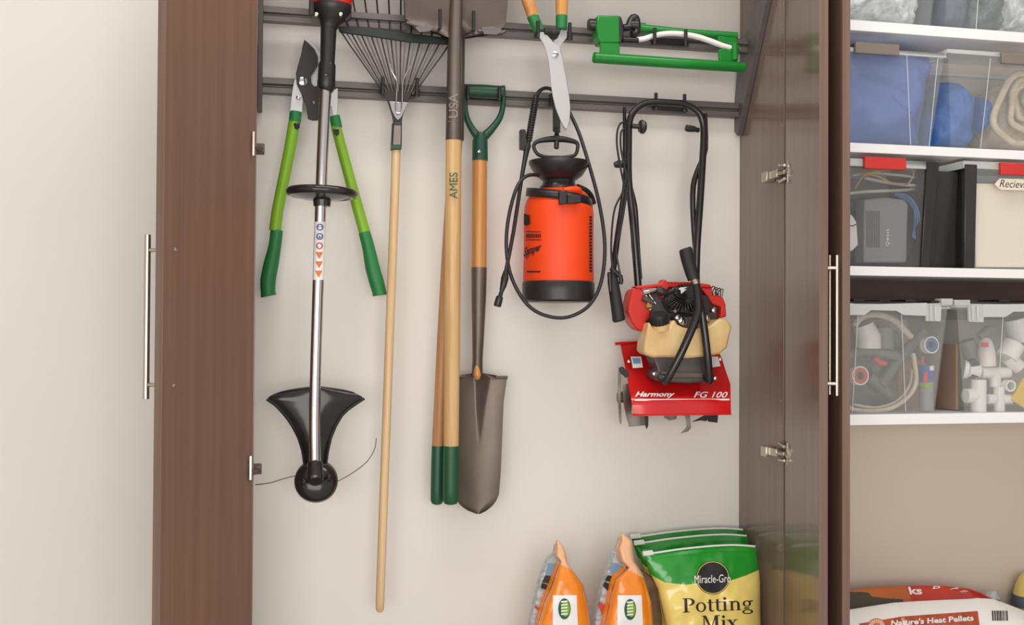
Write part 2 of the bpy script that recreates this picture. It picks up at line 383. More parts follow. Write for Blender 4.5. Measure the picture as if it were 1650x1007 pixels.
hook(1055, 1105, 45, 69, R1Y, 2.531, 'black hook through the curved white tube of the sprinkler', yt2=48, yb2=72)
hook(1057, 1103, 150, 174, R2Y, 2.585, 'black hook under the top bar of the tiller handle', 2.8, 152, 178)
hook(754, 805, 138, 158, R2Y, 2.595, 'black hook under the two ends of the green spade grip', 2.8, 139, 160)
# ---------------------------------------------------------------- loppers
lo = thing('lopper', 'bypass lopper with lime green handles and dark hooked blade behind the string trimmer', 'lopper', P(500, 200, 2.6))
LY = 2.62
o = MB().T([(475, 193, LY, 9.5), (467, 240, LY, 9.2), (447, 340, LY, 9.2), (443, 372, LY, 9.5)], 18).build('handle', 'green_lime', lo)
MB().T([(476.5, 180, LY, 9.6), (474.8, 197, LY, 9.8)], 18).build('collar', 'green_grip', o)
MB().T([(446, 371, LY, 9.8), (443, 396, LY, 10), (437, 425, LY, 12), (432, 452, LY, 12.3), (432, 470, LY, 11.5), (433, 477, LY, 12.6)], 18, 3).build('grip', 'green_grip', o)
# the grip starts where the lime tube stops
o2 = MB().T([(541, 203, LY, 8.3), (556, 260, LY, 8.6), (575, 330, LY, 9), (588, 376, LY, 9.3)], 18).build('handle', 'green_lime', lo)
MB().T([(539, 187, LY, 8.6), (543, 206, LY, 8.8)], 18).build('collar', 'green_grip', o2)
MB().T([(587, 374, LY, 9.6), (594, 400, LY, 10.2), (600, 430, LY, 11.8), (607, 455, LY, 12), (611, 470, LY, 11.3), (612, 476, LY, 12)], 18, 3).build('grip', 'green_grip', o2)
for (x, y, pr2_, cx) in ((478, 203, o, 474), (541.5, 213, o2, 543)):
    s = cyl_surf(lambda yy, cx=cx, y=y, k=(-.2 if cx < 500 else .27): cx+(yy-y)*k, LY, 9.8)
    mb = MB(); fan(mb, [(x-5, y-3), (x-4, y-5), (x+4, y-5), (x+5, y-3), (x+5, y+3), (x+1, y+6), (x-3, y+4)], s); mb.build('label_patch', 'ink_black', pr2_, normals=False)
z1 = lambda L: [(400+x/4.027, y/4.027) for x, y in L]
MB().prism(z1([(302, 510), (322, 520), (345, 590), (356, 650), (350, 728), (270, 722), (278, 640), (290, 560)]), LY-.008, .006).build('arm', 'bright_steel', lo, .001)
MB().prism(z1([(470, 590), (430, 605), (400, 640), (400, 670), (425, 690), (470, 670), (540, 690), (548, 752), (578, 752), (582, 650), (580, 570), (545, 590)]), LY-.004, .006).build('arm', 'bright_steel', lo, .001)
MB().prism(z1([(365, 240), (385, 250), (412, 280), (440, 305), (470, 350), (473, 420), (450, 460), (446, 560), (412, 562), (404, 500), (340, 420), (355, 330)]), LY-.002, .004).build('hook_blade', 'bright_steel', lo, .0008)
MB().prism(z1([(364, 256), (395, 282), (430, 318), (452, 370), (452, 420), (432, 455), (408, 490), (404, 530), (425, 558), (455, 562), (470, 600), (460, 640), (455, 780), (420, 782), (388, 772), (376, 690), (350, 615), (316, 545), (310, 475), (325, 415), (345, 345), (352, 300)]), LY-.016, .005).build('cutting_blade', 'blade_dark', lo, .0012)
for x, y, r in ((353, 528, 26), (327, 633, 15), (424, 664, 12)):
    MB().lathe(P(400+x/4.027, y/4.027, LY-.0165), (0, -1, 0), [(M(r/4, LY), 0), (M(r/4, LY), .002), (M(r/8, LY), .004)], 16).build('pivot_bolt', 'chrome', lo)
# ---------------------------------------------------------------- string trimmer
TY = 2.50
tr = thing('string_trimmer', 'string trimmer with chrome shaft, black fan guard and red motor top', 'trimmer', P(509, 770, TY))
sh = MB().T([(525, 138, TY, 9.3), (520, 240, TY, 9.3), (515, 380, TY, 9), (509.5, 560, TY, 9), (507.5, 640, TY-.004, 9), (507, 700, TY-.006, 9), (507.5, 752, TY-.004, 9.6)], 24, 3).build('shaft', 'chrome', tr)
MB().T([(530, 28, TY, 13), (529, 60, TY, 12.6), (527.5, 106, TY, 11.6)], 24).build('upper_sleeve', 'black_plastic', tr)
MB().T([(527.5, 102, TY, 13), (527, 106, TY, 14), (526, 138, TY, 14), (525.5, 145, TY, 12), (525, 147, TY, 10)], 24).build('coupling', 'black_plastic', tr, .0006)
MB().lathe(P(526, 119, TY-.02), (0, -1, 0), [(.005, -.003), (.005, .002), (.002, .003)], 14).build('coupling_screw', 'black_gloss', tr)
mz = P(533, -10, TY)
MB().T([(535, -60, TY, 34), (535, -10, TY, 34), (535.5, 8, TY, 31), (536, 16, TY, 28)], 28, 2).build('motor_cover', 'red_plastic', tr)
MB().T([(535.5, 9, TY, 31.5), (535, 16, TY, 31), (533, 28, TY, 24), (531, 38, TY, 16), (530, 46, TY, 13)], 24, 2).build('motor_collar', 'black_plastic', tr)
MB().prism([(499, -40), (507, -40), (507, 22), (503, 26), (498, 24)], TY-.01, .02).build('side_guard', 'black_plastic', tr, .002)
MB().prism([(562, -40), (568, -40), (566, 30), (556, 34), (556, 16)], TY-.01, .02).build('side_guard', 'black_plastic', tr, .002)
for x in (510, 549): MB().lathe(P(x, 23, TY-.042), (0, -1, 0), [(.004, -.012), (.004, .001), (.002, .002)], 12).build('screw', 'nickel', tr)
c = P(519, 311, TY); R = M(51, TY, 519)
ring = [Vector((c.x+R*math.cos(a), c.y+R*math.sin(a), c.z+.01*math.cos(a)*-.2)) for a in [2*math.pi*i/40 for i in range(40)]]
gd = MB().tube(ring, M(6.8, TY), 14, closed=True)
gd.lathe((c.x, c.y, c.z-.018), (0, 0, 1), [(M(13, TY), -.012), (M(14, TY), .002), (M(30, TY), .004), (R, .012), (R, .016), (M(14, TY), .010)], 40)
gd.build('front_handle', 'black_gloss', tr)
ss = cyl_surf(lambda y: lerp(515.7, 512.7, (y-357)/95), TY, 9.0, .0004)
mb = MB(); patch(mb, [(504.5, 451), (521.5, 451), (524.5, 357), (507.5, 357)], ss, 10, 10); st = mb.build('warning_sticker', 'sticker', tr, normals=False)
ss2 = cyl_surf(lambda y: lerp(515.7, 512.7, (y-357)/95), TY, 9.0, .0009)
for i, (y, m) in enumerate(((366, 'ink_blue'), (381, 'ink_blue'), (396, 'ink_red'), (411, 'ink_orange'), (426, 'ink_orange'), (441, 'ink_orange'))):
    cx = lerp(515.9, 513.2, (y-357)/95); mb = MB()
    if i < 3:
        o_ = ell(cx, y, 5.6, 5.6); i_ = ell(cx, y, 3.6 if i != 1 else 3.4, 3.8)
        vs = [ss2(*q) for q in o_+i_]; n = len(o_); mb.add(vs, [(k, (k+1) % n, (k+1) % n+n, k+n) for k in range(n)])
        if i == 1: fan(mb, [(cx-2.4, y+3), (cx+2.4, y+3), (cx, y-2.5)], ss2)
        if i == 2: fan(mb, [(cx-4, y+3), (cx-3, y+4), (cx+4, y-3), (cx+3, y-4)], ss2)
        if i == 0: fan(mb, [(cx-3, y-2), (cx+3, y-2), (cx+3, y), (cx-3, y)], ss2)
    else:
        patch(mb, [(cx-.8, y+5.5), (cx+.8, y+5.5), (cx+6, y-5), (cx-6, y-5)], ss2, 10, 2)
    mb.build('warning_icon', m, st, normals=False)
ol = [(430, 643), (436, 637), (452, 631), (475, 625.5), (500, 622.5), (520, 622.5), (545, 625.5), (568, 631), (582, 638), (587, 642), (581, 647), (566, 655), (552, 668), (541, 686), (533, 706), (528, 728), (525, 752), (491, 752), (488, 728), (481, 705), (470, 684), (456, 665), (443, 652)]
dg = MB(); cxx = 509
def gY(x, y): return 2.535-.00001*(x-cxx)**2*.0+.0000035*(x-cxx)**2
fr = [P(x, y, gY(x, y)) for x, y in ol]
# curved shell: rows of the outline, swept with a bulge towards the viewer
rows = 26; cols = 24
def edge_l(y): return pl([(622.5, 500), (625.5, 475), (631, 452), (637, 436), (643, 430), (652, 443), (665, 456), (684, 470), (705, 481), (728, 488), (752, 491)], y)
def edge_r(y): return pl([(622.5, 520), (625.5, 545), (631, 568), (638, 582), (642, 587), (647, 581), (655, 566), (668, 552), (686, 541), (706, 533), (728, 528), (752, 525)], y)
def gs(dy):
    def f(u, v):
        y = lerp(622.5, 752, v**1.25); x = lerp(edge_l(y), edge_r(y), u); b = 4*u*(1-u)
        return P(x, y, 2.545-.018*b*(1-.2*v)-.01*(v)+0)+Vector((0, dy, 0))
    return f
dg.grid(gs(0), cols, rows); dg.grid(gs(.004), cols, rows, flip=True)
lipL = [P(edge_l(lerp(643, 752, t)), lerp(643, 752, t), 2.54-.01*t) for t in [i/12 for i in range(13)]]
lipR = [P(edge_r(lerp(642, 752, t)), lerp(642, 752, t), 2.54-.01*t) for t in [i/12 for i in range(13)]]
dg.tube(lipL, M(2.2, 2.54), 8); dg.tube(lipR, M(2.2, 2.54), 8)
dg.build('guard', 'black_gloss', tr)
hb = P(509, 770, 2.505)
sp = MB().lathe(P(509.5, 775, 2.535), (0, -.93, .36), [(M(20, 2.5), -.022), (M(31, 2.5), -.016), (M(34, 2.5), -.004), (M(33.5, 2.5), .008), (M(28, 2.5), .02), (M(16, 2.5), .028), (.001, .030)], 40).build('spool_head', 'black_gloss', tr)
MB().T([(507.5, 745, TY-.012, 12), (508, 760, TY-.018, 13), (508.5, 770, TY-.022, 13.5), (509, 776, TY-.028, 11)], 20, 2).build('neck', 'black_gloss', sp)
MB().lathe(P(490, 775, 2.50), (0, -.9, .4), [(.007, -.01), (.007, 0), (.003, .004)], 16).build('knob', 'black_gloss', sp)
MB().lathe(P(530, 769, 2.50), (0, -.9, .4), [(.007, -.01), (.007, 0), (.003, .004)], 16).build('knob', 'black_gloss', sp)
MB().T([(478, 766, 2.53, .9), (458, 771, 2.54, .9), (435, 778, 2.56, .9), (412, 781, 2.58, .9)], 6, 5).build('cutting_line', 'grey_pvc', tr)
MB().T([(543, 776, 2.53, .9), (565, 764, 2.54, .9), (590, 745, 2.56, .9), (603, 725, 2.57, .9), (606.5, 706, 2.58, .9)], 6, 5).build('cutting_line', 'grey_pvc', tr)
# ---------------------------------------------------------------- leaf rake
RY = 2.60
rk = thing('leaf_rake', 'leaf rake with long pale wooden handle and wide fan of steel tines', 'rake', P(612, 985, RY))
MB().T([(638.5, 238, RY, 7.4), (635, 340, RY, 7.3), (627, 560, RY, 7.2), (619, 780, RY, 7.2), (612.5, 965, RY, 7.2), (612, 981, RY, 6.8), (612, 986, RY, 4)], 20).build('handle', 'wood_pale', rk)
ns = MB().prism([(633, 196), (648, 196), (647.5, 241), (630.5, 241)], RY-.014, .026).build('socket', 'black_plastic', rk, .003)
MB().prism([(635, 202), (646, 202), (645.5, 233), (633.5, 233)], RY-.0155, .0015).build('socket_label', 'latch_grey', ns)
MB().prism([(631, 234), (647, 234), (647, 240), (630.5, 240)], RY-.0157, .002).build('collar_band', 'green_dark', ns)
MB().prism([(621, 146), (664, 149), (657, 166), (649, 186), (647, 200), (634, 200), (632, 186), (625, 164), (612, 142)], RY-.004, .006).build('head_plate', 'blade_dark', rk, .001)
MB().prism([(627, 163), (658, 165), (652, 178), (646, 190), (641, 194), (636, 188), (631, 177)], RY-.007, .003).build('clasp', 'chrome', rk, .001)
MB().T([(628, 102, RY-.012, 1.2), (632, 116, RY-.012, 1.2), (639.5, 132, RY-.012, 1.2), (638.5, 160, RY-.012, 1.2), (638.5, 178, RY-.012, 1.2), (642, 183, RY-.012, 1.2), (647, 178, RY-.012, 1.2), (648, 160, RY-.012, 1.2), (649, 132, RY-.012, 1.2), (655, 118, RY-.012, 1.2), (662, 106, RY-.012, 1.2)], 8, 4).build('brace_wire', 'chrome', rk)
MB().prism([(544, 42), (600, 45), (660, 53), (724, 61), (725, 72), (660, 68), (600, 59), (548, 52)], 2.575, .008).build('spreader_bar', 'green_black', rk, .002)
nt_ = 23
for i in range(nt_):
    t = i/(nt_-1); a = (lerp(618, 667, t), lerp(150, 152, t)); b = (lerp(549, 726, t), lerp(50, 68, t))
    d = (b[0]-a[0], b[1]-a[1]); pts = [(*a, RY-.002, 1.1), (lerp(a[0], b[0], .5), lerp(a[1], b[1], .5), RY-.008, 1.2), (*b, 2.58, 1.3)]
    if i % 2 == 0:
        k = .55; pts += [(b[0]+d[0]*k*.42, b[1]-42, 2.63, 1.4), (b[0]+d[0]*k*.62, b[1]-75, 2.645, 1.4), (b[0]+d[0]*k*.65, b[1]-84, 2.62, 1.2)]
    MB().T(pts, 6, 2).build('tine', 'steel_grey' if i % 2 else 'blade_dark', rk)
# ---------------------------------------------------------------- the two long shovels, blades up
def shovel(label, SY, dx, wood, front):
    s_ = thing('shovel', label, 'shovel', P(728+dx(800), 812, SY(812)))
    X = lambda y: pl([(-60, 737), (20, 734.5), (100, 732.5), (225, 731), (400, 729.5), (560, 728.5), (720, 727), (812, 726)], y)+dx(y)
    rw = 12.8 if front else 10.6
    so = MB().T([(X(-120), -120, SY(-60)-.004, 6), (X(-40), -40, SY(0), 9), (X(30), 30, SY(30), 11.2 if front else 10.6), (X(100), 100, SY(100), 12.2 if front else 12), (X(190), 190, SY(190), 13 if front else 12.4), (X(226), 226, SY(226), 13.4 if front else 12.6)], 22, 2).build('socket', 'steel_grey', s_)
    MB().T([(X(y), y, SY(y), r) for y, r in ((222, rw), (320, rw+.2), (420, rw+.1), (560, rw), (700, rw*.96), (722, rw*.95))], 22).build('handle', wood, s_)
    MB().T([(X(y), y, SY(y), r) for y, r in ((718, rw*.98), (740, rw*1.02), (790, rw*1.02), (806, rw), (811, rw*.8), (813, rw*.4))], 22).build('grip', 'green_dip', s_)
    # dished square-point blade
    def bl(dy):
        def f(u, v):
            y = lerp(-118, 60, v); lx = pl([(-118, 648), (30, 653), (40, 668), (50, 700), (60, 721)], y); rx = pl([(-118, 829), (40, 815), (53, 800), (57, 770), (60, 752)], y)
            x = lerp(lx, rx, u); q = 2*u-1
            return P(x, y, SY(0)-.012+.02*(1-q*q)*(1-v*.5)+(.0 if abs(q) > .16 else -.008*(1-abs(q)/.16)))+Vector((0, dy+(0 if front else .012), 0))
        return f
    mb = MB().grid(bl(0), 28, 24).grid(bl(.0025), 28, 24, flip=True)
    mb.T([(655, 36, SY(0)-.012, 2.5), (672, 42, SY(0)-.012, 3), (702, 49, SY(0)-.012, 3)], 8); mb.T([(770, 50, SY(0)-.012, 3), (808, 54, SY(0)-.012, 3), (814, 50, SY(0)-.012, 2.5)], 8)
    bo = mb.build('blade', 'shovel_steel', s_)
    return s_, X, bo
SYf = lambda y: pl([(-120, 2.545), (60, 2.535), (225, 2.54), (812, 2.57)], y)
sv, SX, sbl = shovel('front long shovel, blade up, its pale handle lettered in green', SYf, lambda y: 0, 'wood_ash', True)
SYb = lambda y: pl([(-120, 2.585), (60, 2.585), (225, 2.59), (812, 2.61)], y)
shovel('rear long shovel with browner handle, leaning behind the lettered one', SYb, lambda y: pl([(-120, 5), (60, 5), (225, 4), (350, -4), (500, -12), (720, -21), (812, -22)], y), 'wood_brown', False)
for q in ([(668, 44), (690, 38), (700, 44), (692, 51), (676, 52)], [(775, 44), (796, 42), (812, 50), (800, 56), (780, 55)]):
    MB().prism(q, 2.507, .004).build('turned_step', 'rail_metal', sbl, .001)
sf = cyl_surf(SX, 2.535, 13.3, .0008)
text('lettering', 'USA', [(738, 190), (738, 150), (723, 150), (723, 190)], sf, 'latch_grey', sv, .02)
MB().T([(722, 196, 2.525, .8), (737, 196, 2.52, .8)], 6).build('groove', 'rail_metal', sv)
sf = cyl_surf(SX, 2.5405, 13.2, .0012)
text('lettering', 'AMES', [(737.5, 320), (737.5, 278), (724, 278), (724, 320)], sf, 'ink_green', sv, 0)
# ---------------------------------------------------------------- drain spade
DY = 2.615
ds = thing('drain_spade', 'long narrow drain spade with dark green D-grip and short wooden shaft', 'spade', P(776, 828, DY))
g = MB().T([(752, 146, DY, 10.5), (780, 147.5, DY, 11.2), (809, 149, DY, 10.5)], 18)
g.T([(811, 138, DY, 3.2), (811, 165, DY, 4.2), (806, 188, DY, 5), (793, 207, DY, 6), (778, 222, DY, 8)], 14, 4)
g.T([(750, 136, DY, 3.2), (749, 165, DY, 4.2), (752, 190, DY, 5), (762, 210, DY, 6), (772, 222, DY, 8)], 14, 4)
g.T([(774, 214, DY, 9), (773.5, 228, DY, 12.5), (773.5, 259, DY, 13)], 18)
dgp = g.build('d_grip', 'green_dark', ds)
MB().lathe(P(772, 244, DY-.02), (0, -1, 0), [(.0035, -.002), (.0035, .001), (.001, .002)], 12).build('rivet', 'chrome', dgp)
MB().T([(773, 256, DY, 12), (772.5, 340, DY, 12), (772, 434, DY, 11.8)], 22).build('shaft', 'wood_orange', ds)
MB().T([(772, 431, DY, 12.6), (771.5, 480, DY, 11.8), (770.5, 540, DY, 9.6), (769.5, 580, DY, 8.2), (769, 602, DY-.002, 9)], 22).build('socket', 'spade_steel', ds)
MB().T([(768.5, 584, DY-.007, 1.5), (768.5, 596, DY-.010, 5), (769, 604, DY-.009, 6.5), (769, 610, DY-.005, 4)], 14, 3).build('wood_tip', 'wood_orange', ds)
def sb(dy):
    def f(u, v):
        y = lerp(604, 828, v)
        lx = pl([(604, 745), (609, 737), (618, 738), (760, 733), (800, 733), (815, 742), (824, 756), (828, 768)], y)
        rx = pl([(604, 796), (609, 817), (624, 815), (650, 811.5), (760, 807), (797, 804), (810, 798), (822, 786), (828, 774)], y)
        x = lerp(lx, rx, u); q = 2*u-1; Y = DY-.006+.014*(1-q*q)
        if v < .5:
            w = .30*(1-v/.5)+.04
            if abs(q) < w: Y -= .014*(1-abs(q)/w)*(1-v/.5)
        yy = y+(-4*(1-abs(q)) if v < .02 else 0)
        return P(x, yy, Y)+Vector((0, dy, 0))
    return f
bm_ = MB().grid(sb(0), 40, 44).grid(sb(.003), 40, 44, flip=True)
bm_.T([(739, 607, DY-.008, 2), (750, 606, DY-.006, 2)], 8); bm_.T([(799, 608, DY-.008, 2.5), (818, 608, DY-.012, 2.6)], 8)
bm_.build('blade', 'spade_steel', ds)
# ---------------------------------------------------------------- hedge shears
HY = 2.53
hs = thing('hedge_shears', 'hedge shears hanging with bright steel blades down and wooden handles', 'shears', P(893, 110, HY))
h8 = lambda L: [(820+x/4.125, y/4.125) for x, y in L]
for a, b, gr in (((838, -40), (859, 27), ((857.5, 25), (869, 50))), ((906, -40), (905, 27), ((905, 25), (904.5, 47)))):
    hd = MB().T([(*a, HY, 10), (lerp(a[0], b[0], .5), lerp(a[1], b[1], .5), HY, 10.6), (*b, HY, 9.4)], 20, 2).build('handle', 'wood_orange', hs)
    MB().T([(*gr[0], HY, 9.6), (*gr[1], HY, 9)], 20).build('ferrule', 'green_grip', hd, .001)
MB().prism(h8([(345, 195), (385, 200), (387, 250), (352, 295), (338, 330), (300, 300), (296, 270), (325, 250)]), HY+.002, .005).build('tang', 'bright_steel', hs, .001)
MB().prism(h8([(198, 210), (250, 215), (262, 240), (300, 285), (335, 305), (350, 360), (365, 440), (385, 540), (402, 640), (409, 720), (404, 800), (385, 862), (365, 840), (340, 790), (312, 720), (292, 640), (280, 560), (272, 480), (264, 405), (250, 350), (235, 300), (205, 250)]), HY-.007, .004).build('cutting_blade', 'bright_steel', hs, .001)
MB().prism(h8([(290, 330), (345, 325), (372, 450), (397, 600), (410, 720), (405, 800), (398, 830), (375, 868), (352, 830), (330, 740), (322, 600), (300, 450)]), HY-.001, .004).build('cutting_blade', 'bright_steel', hs, .001)
MB().T([(877, 50, HY-.006, 5), (882, 51, HY-.006, 6), (888, 51.5, HY-.006, 5)], 14, 2).T([(888, 51.5, HY-.006, 5), (894, 52, HY-.006, 6), (900, 51, HY-.006, 5)], 14, 2).build('bumper', 'black_rubber', hs)
MB().lathe(P(894.5, 88, HY-.007), (0, -1, 0), [(M(5.5, HY), 0), (M(5.5, HY), .003), (M(3, HY), .005)], 6).build('pivot_bolt', 'chrome', hs)
# ---------------------------------------------------------------- sprinkler
PY = 2.545
sk = thing('oscillating_sprinkler', 'green oscillating lawn sprinkler with curved white spray tube', 'sprinkler', P(1080, 105, PY))
MB().prism(h8([(588, 100), (735, 102), (748, 130), (752, 200), (748, 270), (735, 288), (608, 285), (592, 250), (583, 180)]), PY-.02, .045).build('motor_housing', 'green_sprinkler', sk, .007, sharp=25)
MB().T([(1000, 27, PY, 21), (1004, 48, PY, 22), (1002, 66, PY, 20)], 6).v
MB().T([(948, 40, PY, 8.5), (950, 40, PY, 10), (962, 41, PY, 10)], 20).build('dial_knob', 'black_plastic', sk)
MB().prism(h8([(732, 104), (748, 112), (762, 160), (764, 230), (750, 286), (736, 288)]), PY-.022, .05).build('housing_ring', 'black_plastic', sk, .002)
MB().T([(1004, 45, PY, 6), (1014, 44, PY, 6)], 14).T([(1014, 45, PY, 8), (1017, 32, PY, 6), (1022, 29, PY, 7), (1026, 33, PY, 6), (1026, 52, PY, 6), (1018, 56, PY, 8)], 12, 2).T([(1014, 40, PY, 7), (1026, 41, PY, 9)], 16).build('hose_connector', 'black_plastic', sk)
MB().T([(1003, 64, PY, 5), (1028, 65, PY, 5)], 14).build('axle', 'black_plastic', sk)
MB().T([(1026, 64, PY, 4.4), (1038, 62.5, PY, 4.4), (1052, 58, PY, 4.4), (1070, 54.5, PY, 4.4), (1088, 54, PY, 4.4), (1106, 56, PY, 4.5), (1126, 60, PY, 4.6), (1148, 67.5, PY, 4.6), (1166, 74, PY, 4.4), (1180, 77.5, PY, 4)], 14, 4).build('spray_tube', 'white_plastic', sk)
MB().T([(1026, 46, PY+.02, 6.5), (1034, 46, PY+.02, 7), (1100, 52, PY+.02, 6), (1187, 58.5, PY+.02, 6.5)], 16).T([(1030, 42, PY+.02, 6), (1040, 42, PY+.02, 5)], 12).build('base_tube', 'green_sprinkler', sk)
MB().T([(955.5, 92.5, PY-.02, 6), (957, 92.8, PY-.02, 8.8), (1080, 101, PY-.02, 8.6), (1197, 108.5, PY-.02, 8.2), (1199.5, 108.7, PY-.02, 6.5)], 20).build('base_tube', 'green_sprinkler', sk)
MB().prism(h8([(610, 280), (738, 284), (737, 365), (606, 360)]), PY-.018, .008).build('leg_bracket', 'green_sprinkler', sk, .002)
eb = MB().prism(h8([(1390, 240), (1515, 250), (1518, 285), (1525, 320), (1528, 350), (1520, 412), (1405, 405), (1396, 330), (1440, 320), (1470, 335), (1476, 290), (1400, 272)]), PY-.005, .012)
eb.T([(1184, 70, PY-.008, 5), (1184, 97, PY-.008, 5)], 14).T([(1178, 77, PY, 6.5), (1189, 78, PY, 6)], 14)
eb.build('end_bracket', 'green_sprinkler', sk, .0015)
MB().T([(1188, 78, PY, 2.2), (1192, 78.3, PY, 2.2)], 10).build('axle_pin', 'brass', sk)
# ---------------------------------------------------------------- sprayer
QY = 2.575; qc = P(900, 400, QY); qx, qy = qc.x, qc.y; q1 = M(1, QY, 900)
zq = lambda y: P(900, y, QY-.06).z
spr = thing('pump_sprayer', 'orange pump garden sprayer with black base, pump handle and looped hose', 'sprayer', (qx, qy, zq(485)))
MB().lathe((qx, qy, 0), (0, 0, 1), [(q1*r, zq(y)) for r, y in ((54, 486), (57.5, 483), (58.5, 470), (58.5, 455), (57, 452))], 48).build('base', 'black_plastic', spr, .0006)
tk = MB().lathe((qx, qy, 0), (0, 0, 1), [(q1*r, zq(y)) for r, y in ((56, 453), (57, 449), (56.2, 400), (56.5, 345), (55, 328), (51, 316), (44, 307), (34, 301), (24, 298))], 48).build('tank', 'orange_tank', spr)
pk = MB().lathe((qx, qy, 0), (0, 0, 1), [(q1*r, zq(y)) for r, y in ((30, 302), (31, 296), (27, 292), (26, 286), (30, 283), (38, 277), (45, 266), (49, 258), (49, 254), (44, 254), (20, 262), (6, 262))], 40).build('pump_cap', 'black_plastic', spr)
MB().lathe((qx-q1*8, qy-.02, 0), (0, 0, 1), [(q1*r, zq(y)) for r, y in ((16, 312), (16, 296), (12, 290))], 20).build('cap_nut', 'black_plastic', pk)
MB().T([(866, 228, QY, 3.5), (884, 224.5, QY, 4.8), (897, 224, QY, 5.5), (912, 225, QY, 4.8), (929, 230, QY, 3.5), (930.5, 240, QY, 3), (926, 250, QY, 3), (910, 253.5, QY, 3), (897, 254, QY, 3.4), (880, 253, QY, 3), (866, 248, QY, 3), (860, 236, QY, 3)], 12, 3, closed=True).build('pump_handle', 'black_plastic', spr)
MB().T([(897, 218, QY, 4.5), (896.5, 238, QY, 4.2), (896, 240, QY, 3)], 12).build('pump_rod', 'black_plastic', spr)
MB().T([(896, 256, QY, 4), (896, 264, QY, 4)], 12).build('pump_rod', 'black_plastic', spr)
bz = MB()
def belt(dz0, w, r0):
    vs = []
    n = 40
    for i in range(n+1):
        a = math.pi*(1.0+i/n); x = 900+r0*math.cos(a); yc = lerp(306, 327, (i/n)**1.0)-w/2
        rr = q1*r0
        vs.append((qx+rr*math.cos(a), qy+rr*math.sin(a), zq(yc))); vs.append((qx+(rr+.002)*math.cos(a), qy+(rr+.002)*math.sin(a), zq(yc+w)))
    return vs
vs = belt(0, 14, 52.5); n = len(vs)//2
bz.add(vs, [(2*i, 2*i+1, 2*i+3, 2*i+2) for i in range(n-1)])
bz.build('carry_strap', 'black_plastic', spr, solid=.004)
MB().prism([(901, 308), (914, 306), (914, 328), (902, 330)], QY-.103, .012).build('strap_buckle', 'black_plastic', spr, .002)
MB().prism([(914, 313), (937, 314), (937, 327), (914, 328)], QY-.096, .012).build('strap_end', 'black_plastic', spr, .002)
MB().T([(908, 306, QY-.06, 4), (928, 305, QY-.06, 6), (934, 309, QY-.05, 5)], 12, 2).build('relief_valve', 'orange_tank', spr)
MB().T([(930, 300, QY-.04, 4), (944, 306, QY-.03, 4), (953, 316, QY-.01, 4), (957, 328, QY, 4)], 10, 3).build('strap_cord', 'black_rubber', spr)
cs = cyl_surf(900, QY, 56.6, .0008)
def cst(s, quad, m='ink_black', bold=0, shear=0): return text('lettering', s, quad, cs, m, tk, bold, shear)
cst('Sprayer', [(843.6, 418), (872, 406), (872, 391), (843.6, 399)], 'ink_black', .03, .4)
mb = MB(); fan(mb, [(844.2, 344), (853, 347), (853.5, 361), (848, 364), (844.2, 362)], cs)
patch(mb, [(846.5, 374), (872, 374), (872, 372.8), (846.5, 372.5)], cs, 12, 1); patch(mb, [(846.5, 387), (872, 387), (872, 385.8), (846.5, 385.8)], cs, 12, 1)
patch(mb, [(849, 439), (871, 439), (871, 436.5), (849, 436.5)], cs, 12, 1)
for k in range(9): patch(mb, [(847+2.8*k, 383), (848.8+2.8*k, 383), (848.8+2.8*k, 377), (847+2.8*k, 377)], cs, 2, 1)
mb.build('label_print', 'ink_black', tk, normals=False)
mb = MB(); random.seed(3)
for k in range(18):
    y = 348+k*5.1; patch(mb, [(949.5, y+3.6), (954, y+3.6), (954, y), (949.5+random.random()*1.5, y)], cs, 2, 1)
mb.build('side_print', 'ink_black', tk, normals=False)
MB().T([(868, 282, 2.55, 3), (850, 283, 2.53, 3), (836, 296, 2.52, 3), (826, 322, 2.51, 3), (818, 360, 2.51, 3), (816, 400, 2.51, 3), (822, 440, 2.51, 3), (838, 475, 2.51, 3), (858, 498, 2.51, 3), (885, 510, 2.51, 3), (915, 511, 2.51, 3), (945, 496, 2.51, 3), (964, 468, 2.515, 3), (973, 430, 2.52, 3), (974, 385, 2.52, 3), (966, 330, 2.53, 3), (952, 275, 2.55, 3), (935, 220, 2.58, 3), (922, 190, 2.60, 3), (906, 160, 2.615, 3), (890, 145, 2.615, 3), (878, 142, 2.61, 3), (868, 148, 2.60, 3.2), (864, 158, 2.595, 3.4)], 10, 5).build('hose', 'hose_black', spr)
cl = MB().T([(864, 154, 2.595, 4.4), (850, 236, 2.575, 4.4)], 12)
for k in range(17):
    t = k/16; cl.T([(lerp(863.5, 852, t)-.2, lerp(160, 226, t)-1.4, lerp(2.594, 2.577, t), 6), (lerp(863.5, 852, t)-.5, lerp(160, 226, t)+1.0, lerp(2.594, 2.577, t), 6)], 12)
cl.build('strain_relief', 'black_plastic', spr)
wd = MB().T([(850, 234, 2.573, 6), (846, 256, 2.565, 4), (840, 290, 2.55, 3.4), (828, 370, 2.53, 3.3), (816, 432, 2.50, 3.2), (813, 444, 2.495, 3.2)], 12, 2).build('wand', 'black_plastic', spr)
MB().prism([(839, 208), (847, 208), (851, 238), (850, 242), (839, 240)], 2.567, .02).build('trigger_grip', 'black_plastic', wd, .002)
MB().T([(815, 437, 2.493, 4), (813.5, 448, 2.491, 6.4), (811, 460, 2.49, 5.4), (808, 470, 2.489, 3.4), (806, 477, 2.488, 3.6), (805, 479, 2.488, 6), (801.5, 492, 2.487, 6.4), (801, 494, 2.487, 5)], 16).build('nozzle', 'black_plastic', wd)
stp = thing('strap_hook', 'flat black hanging strap behind the sprayer pump handle', 'hook', P(897, 150, 2.64))
MB().prism([(891, 158), (903, 158), (903, 214), (891, 212)], 2.622, .004).build('strap', 'black_plastic', stp, .001)
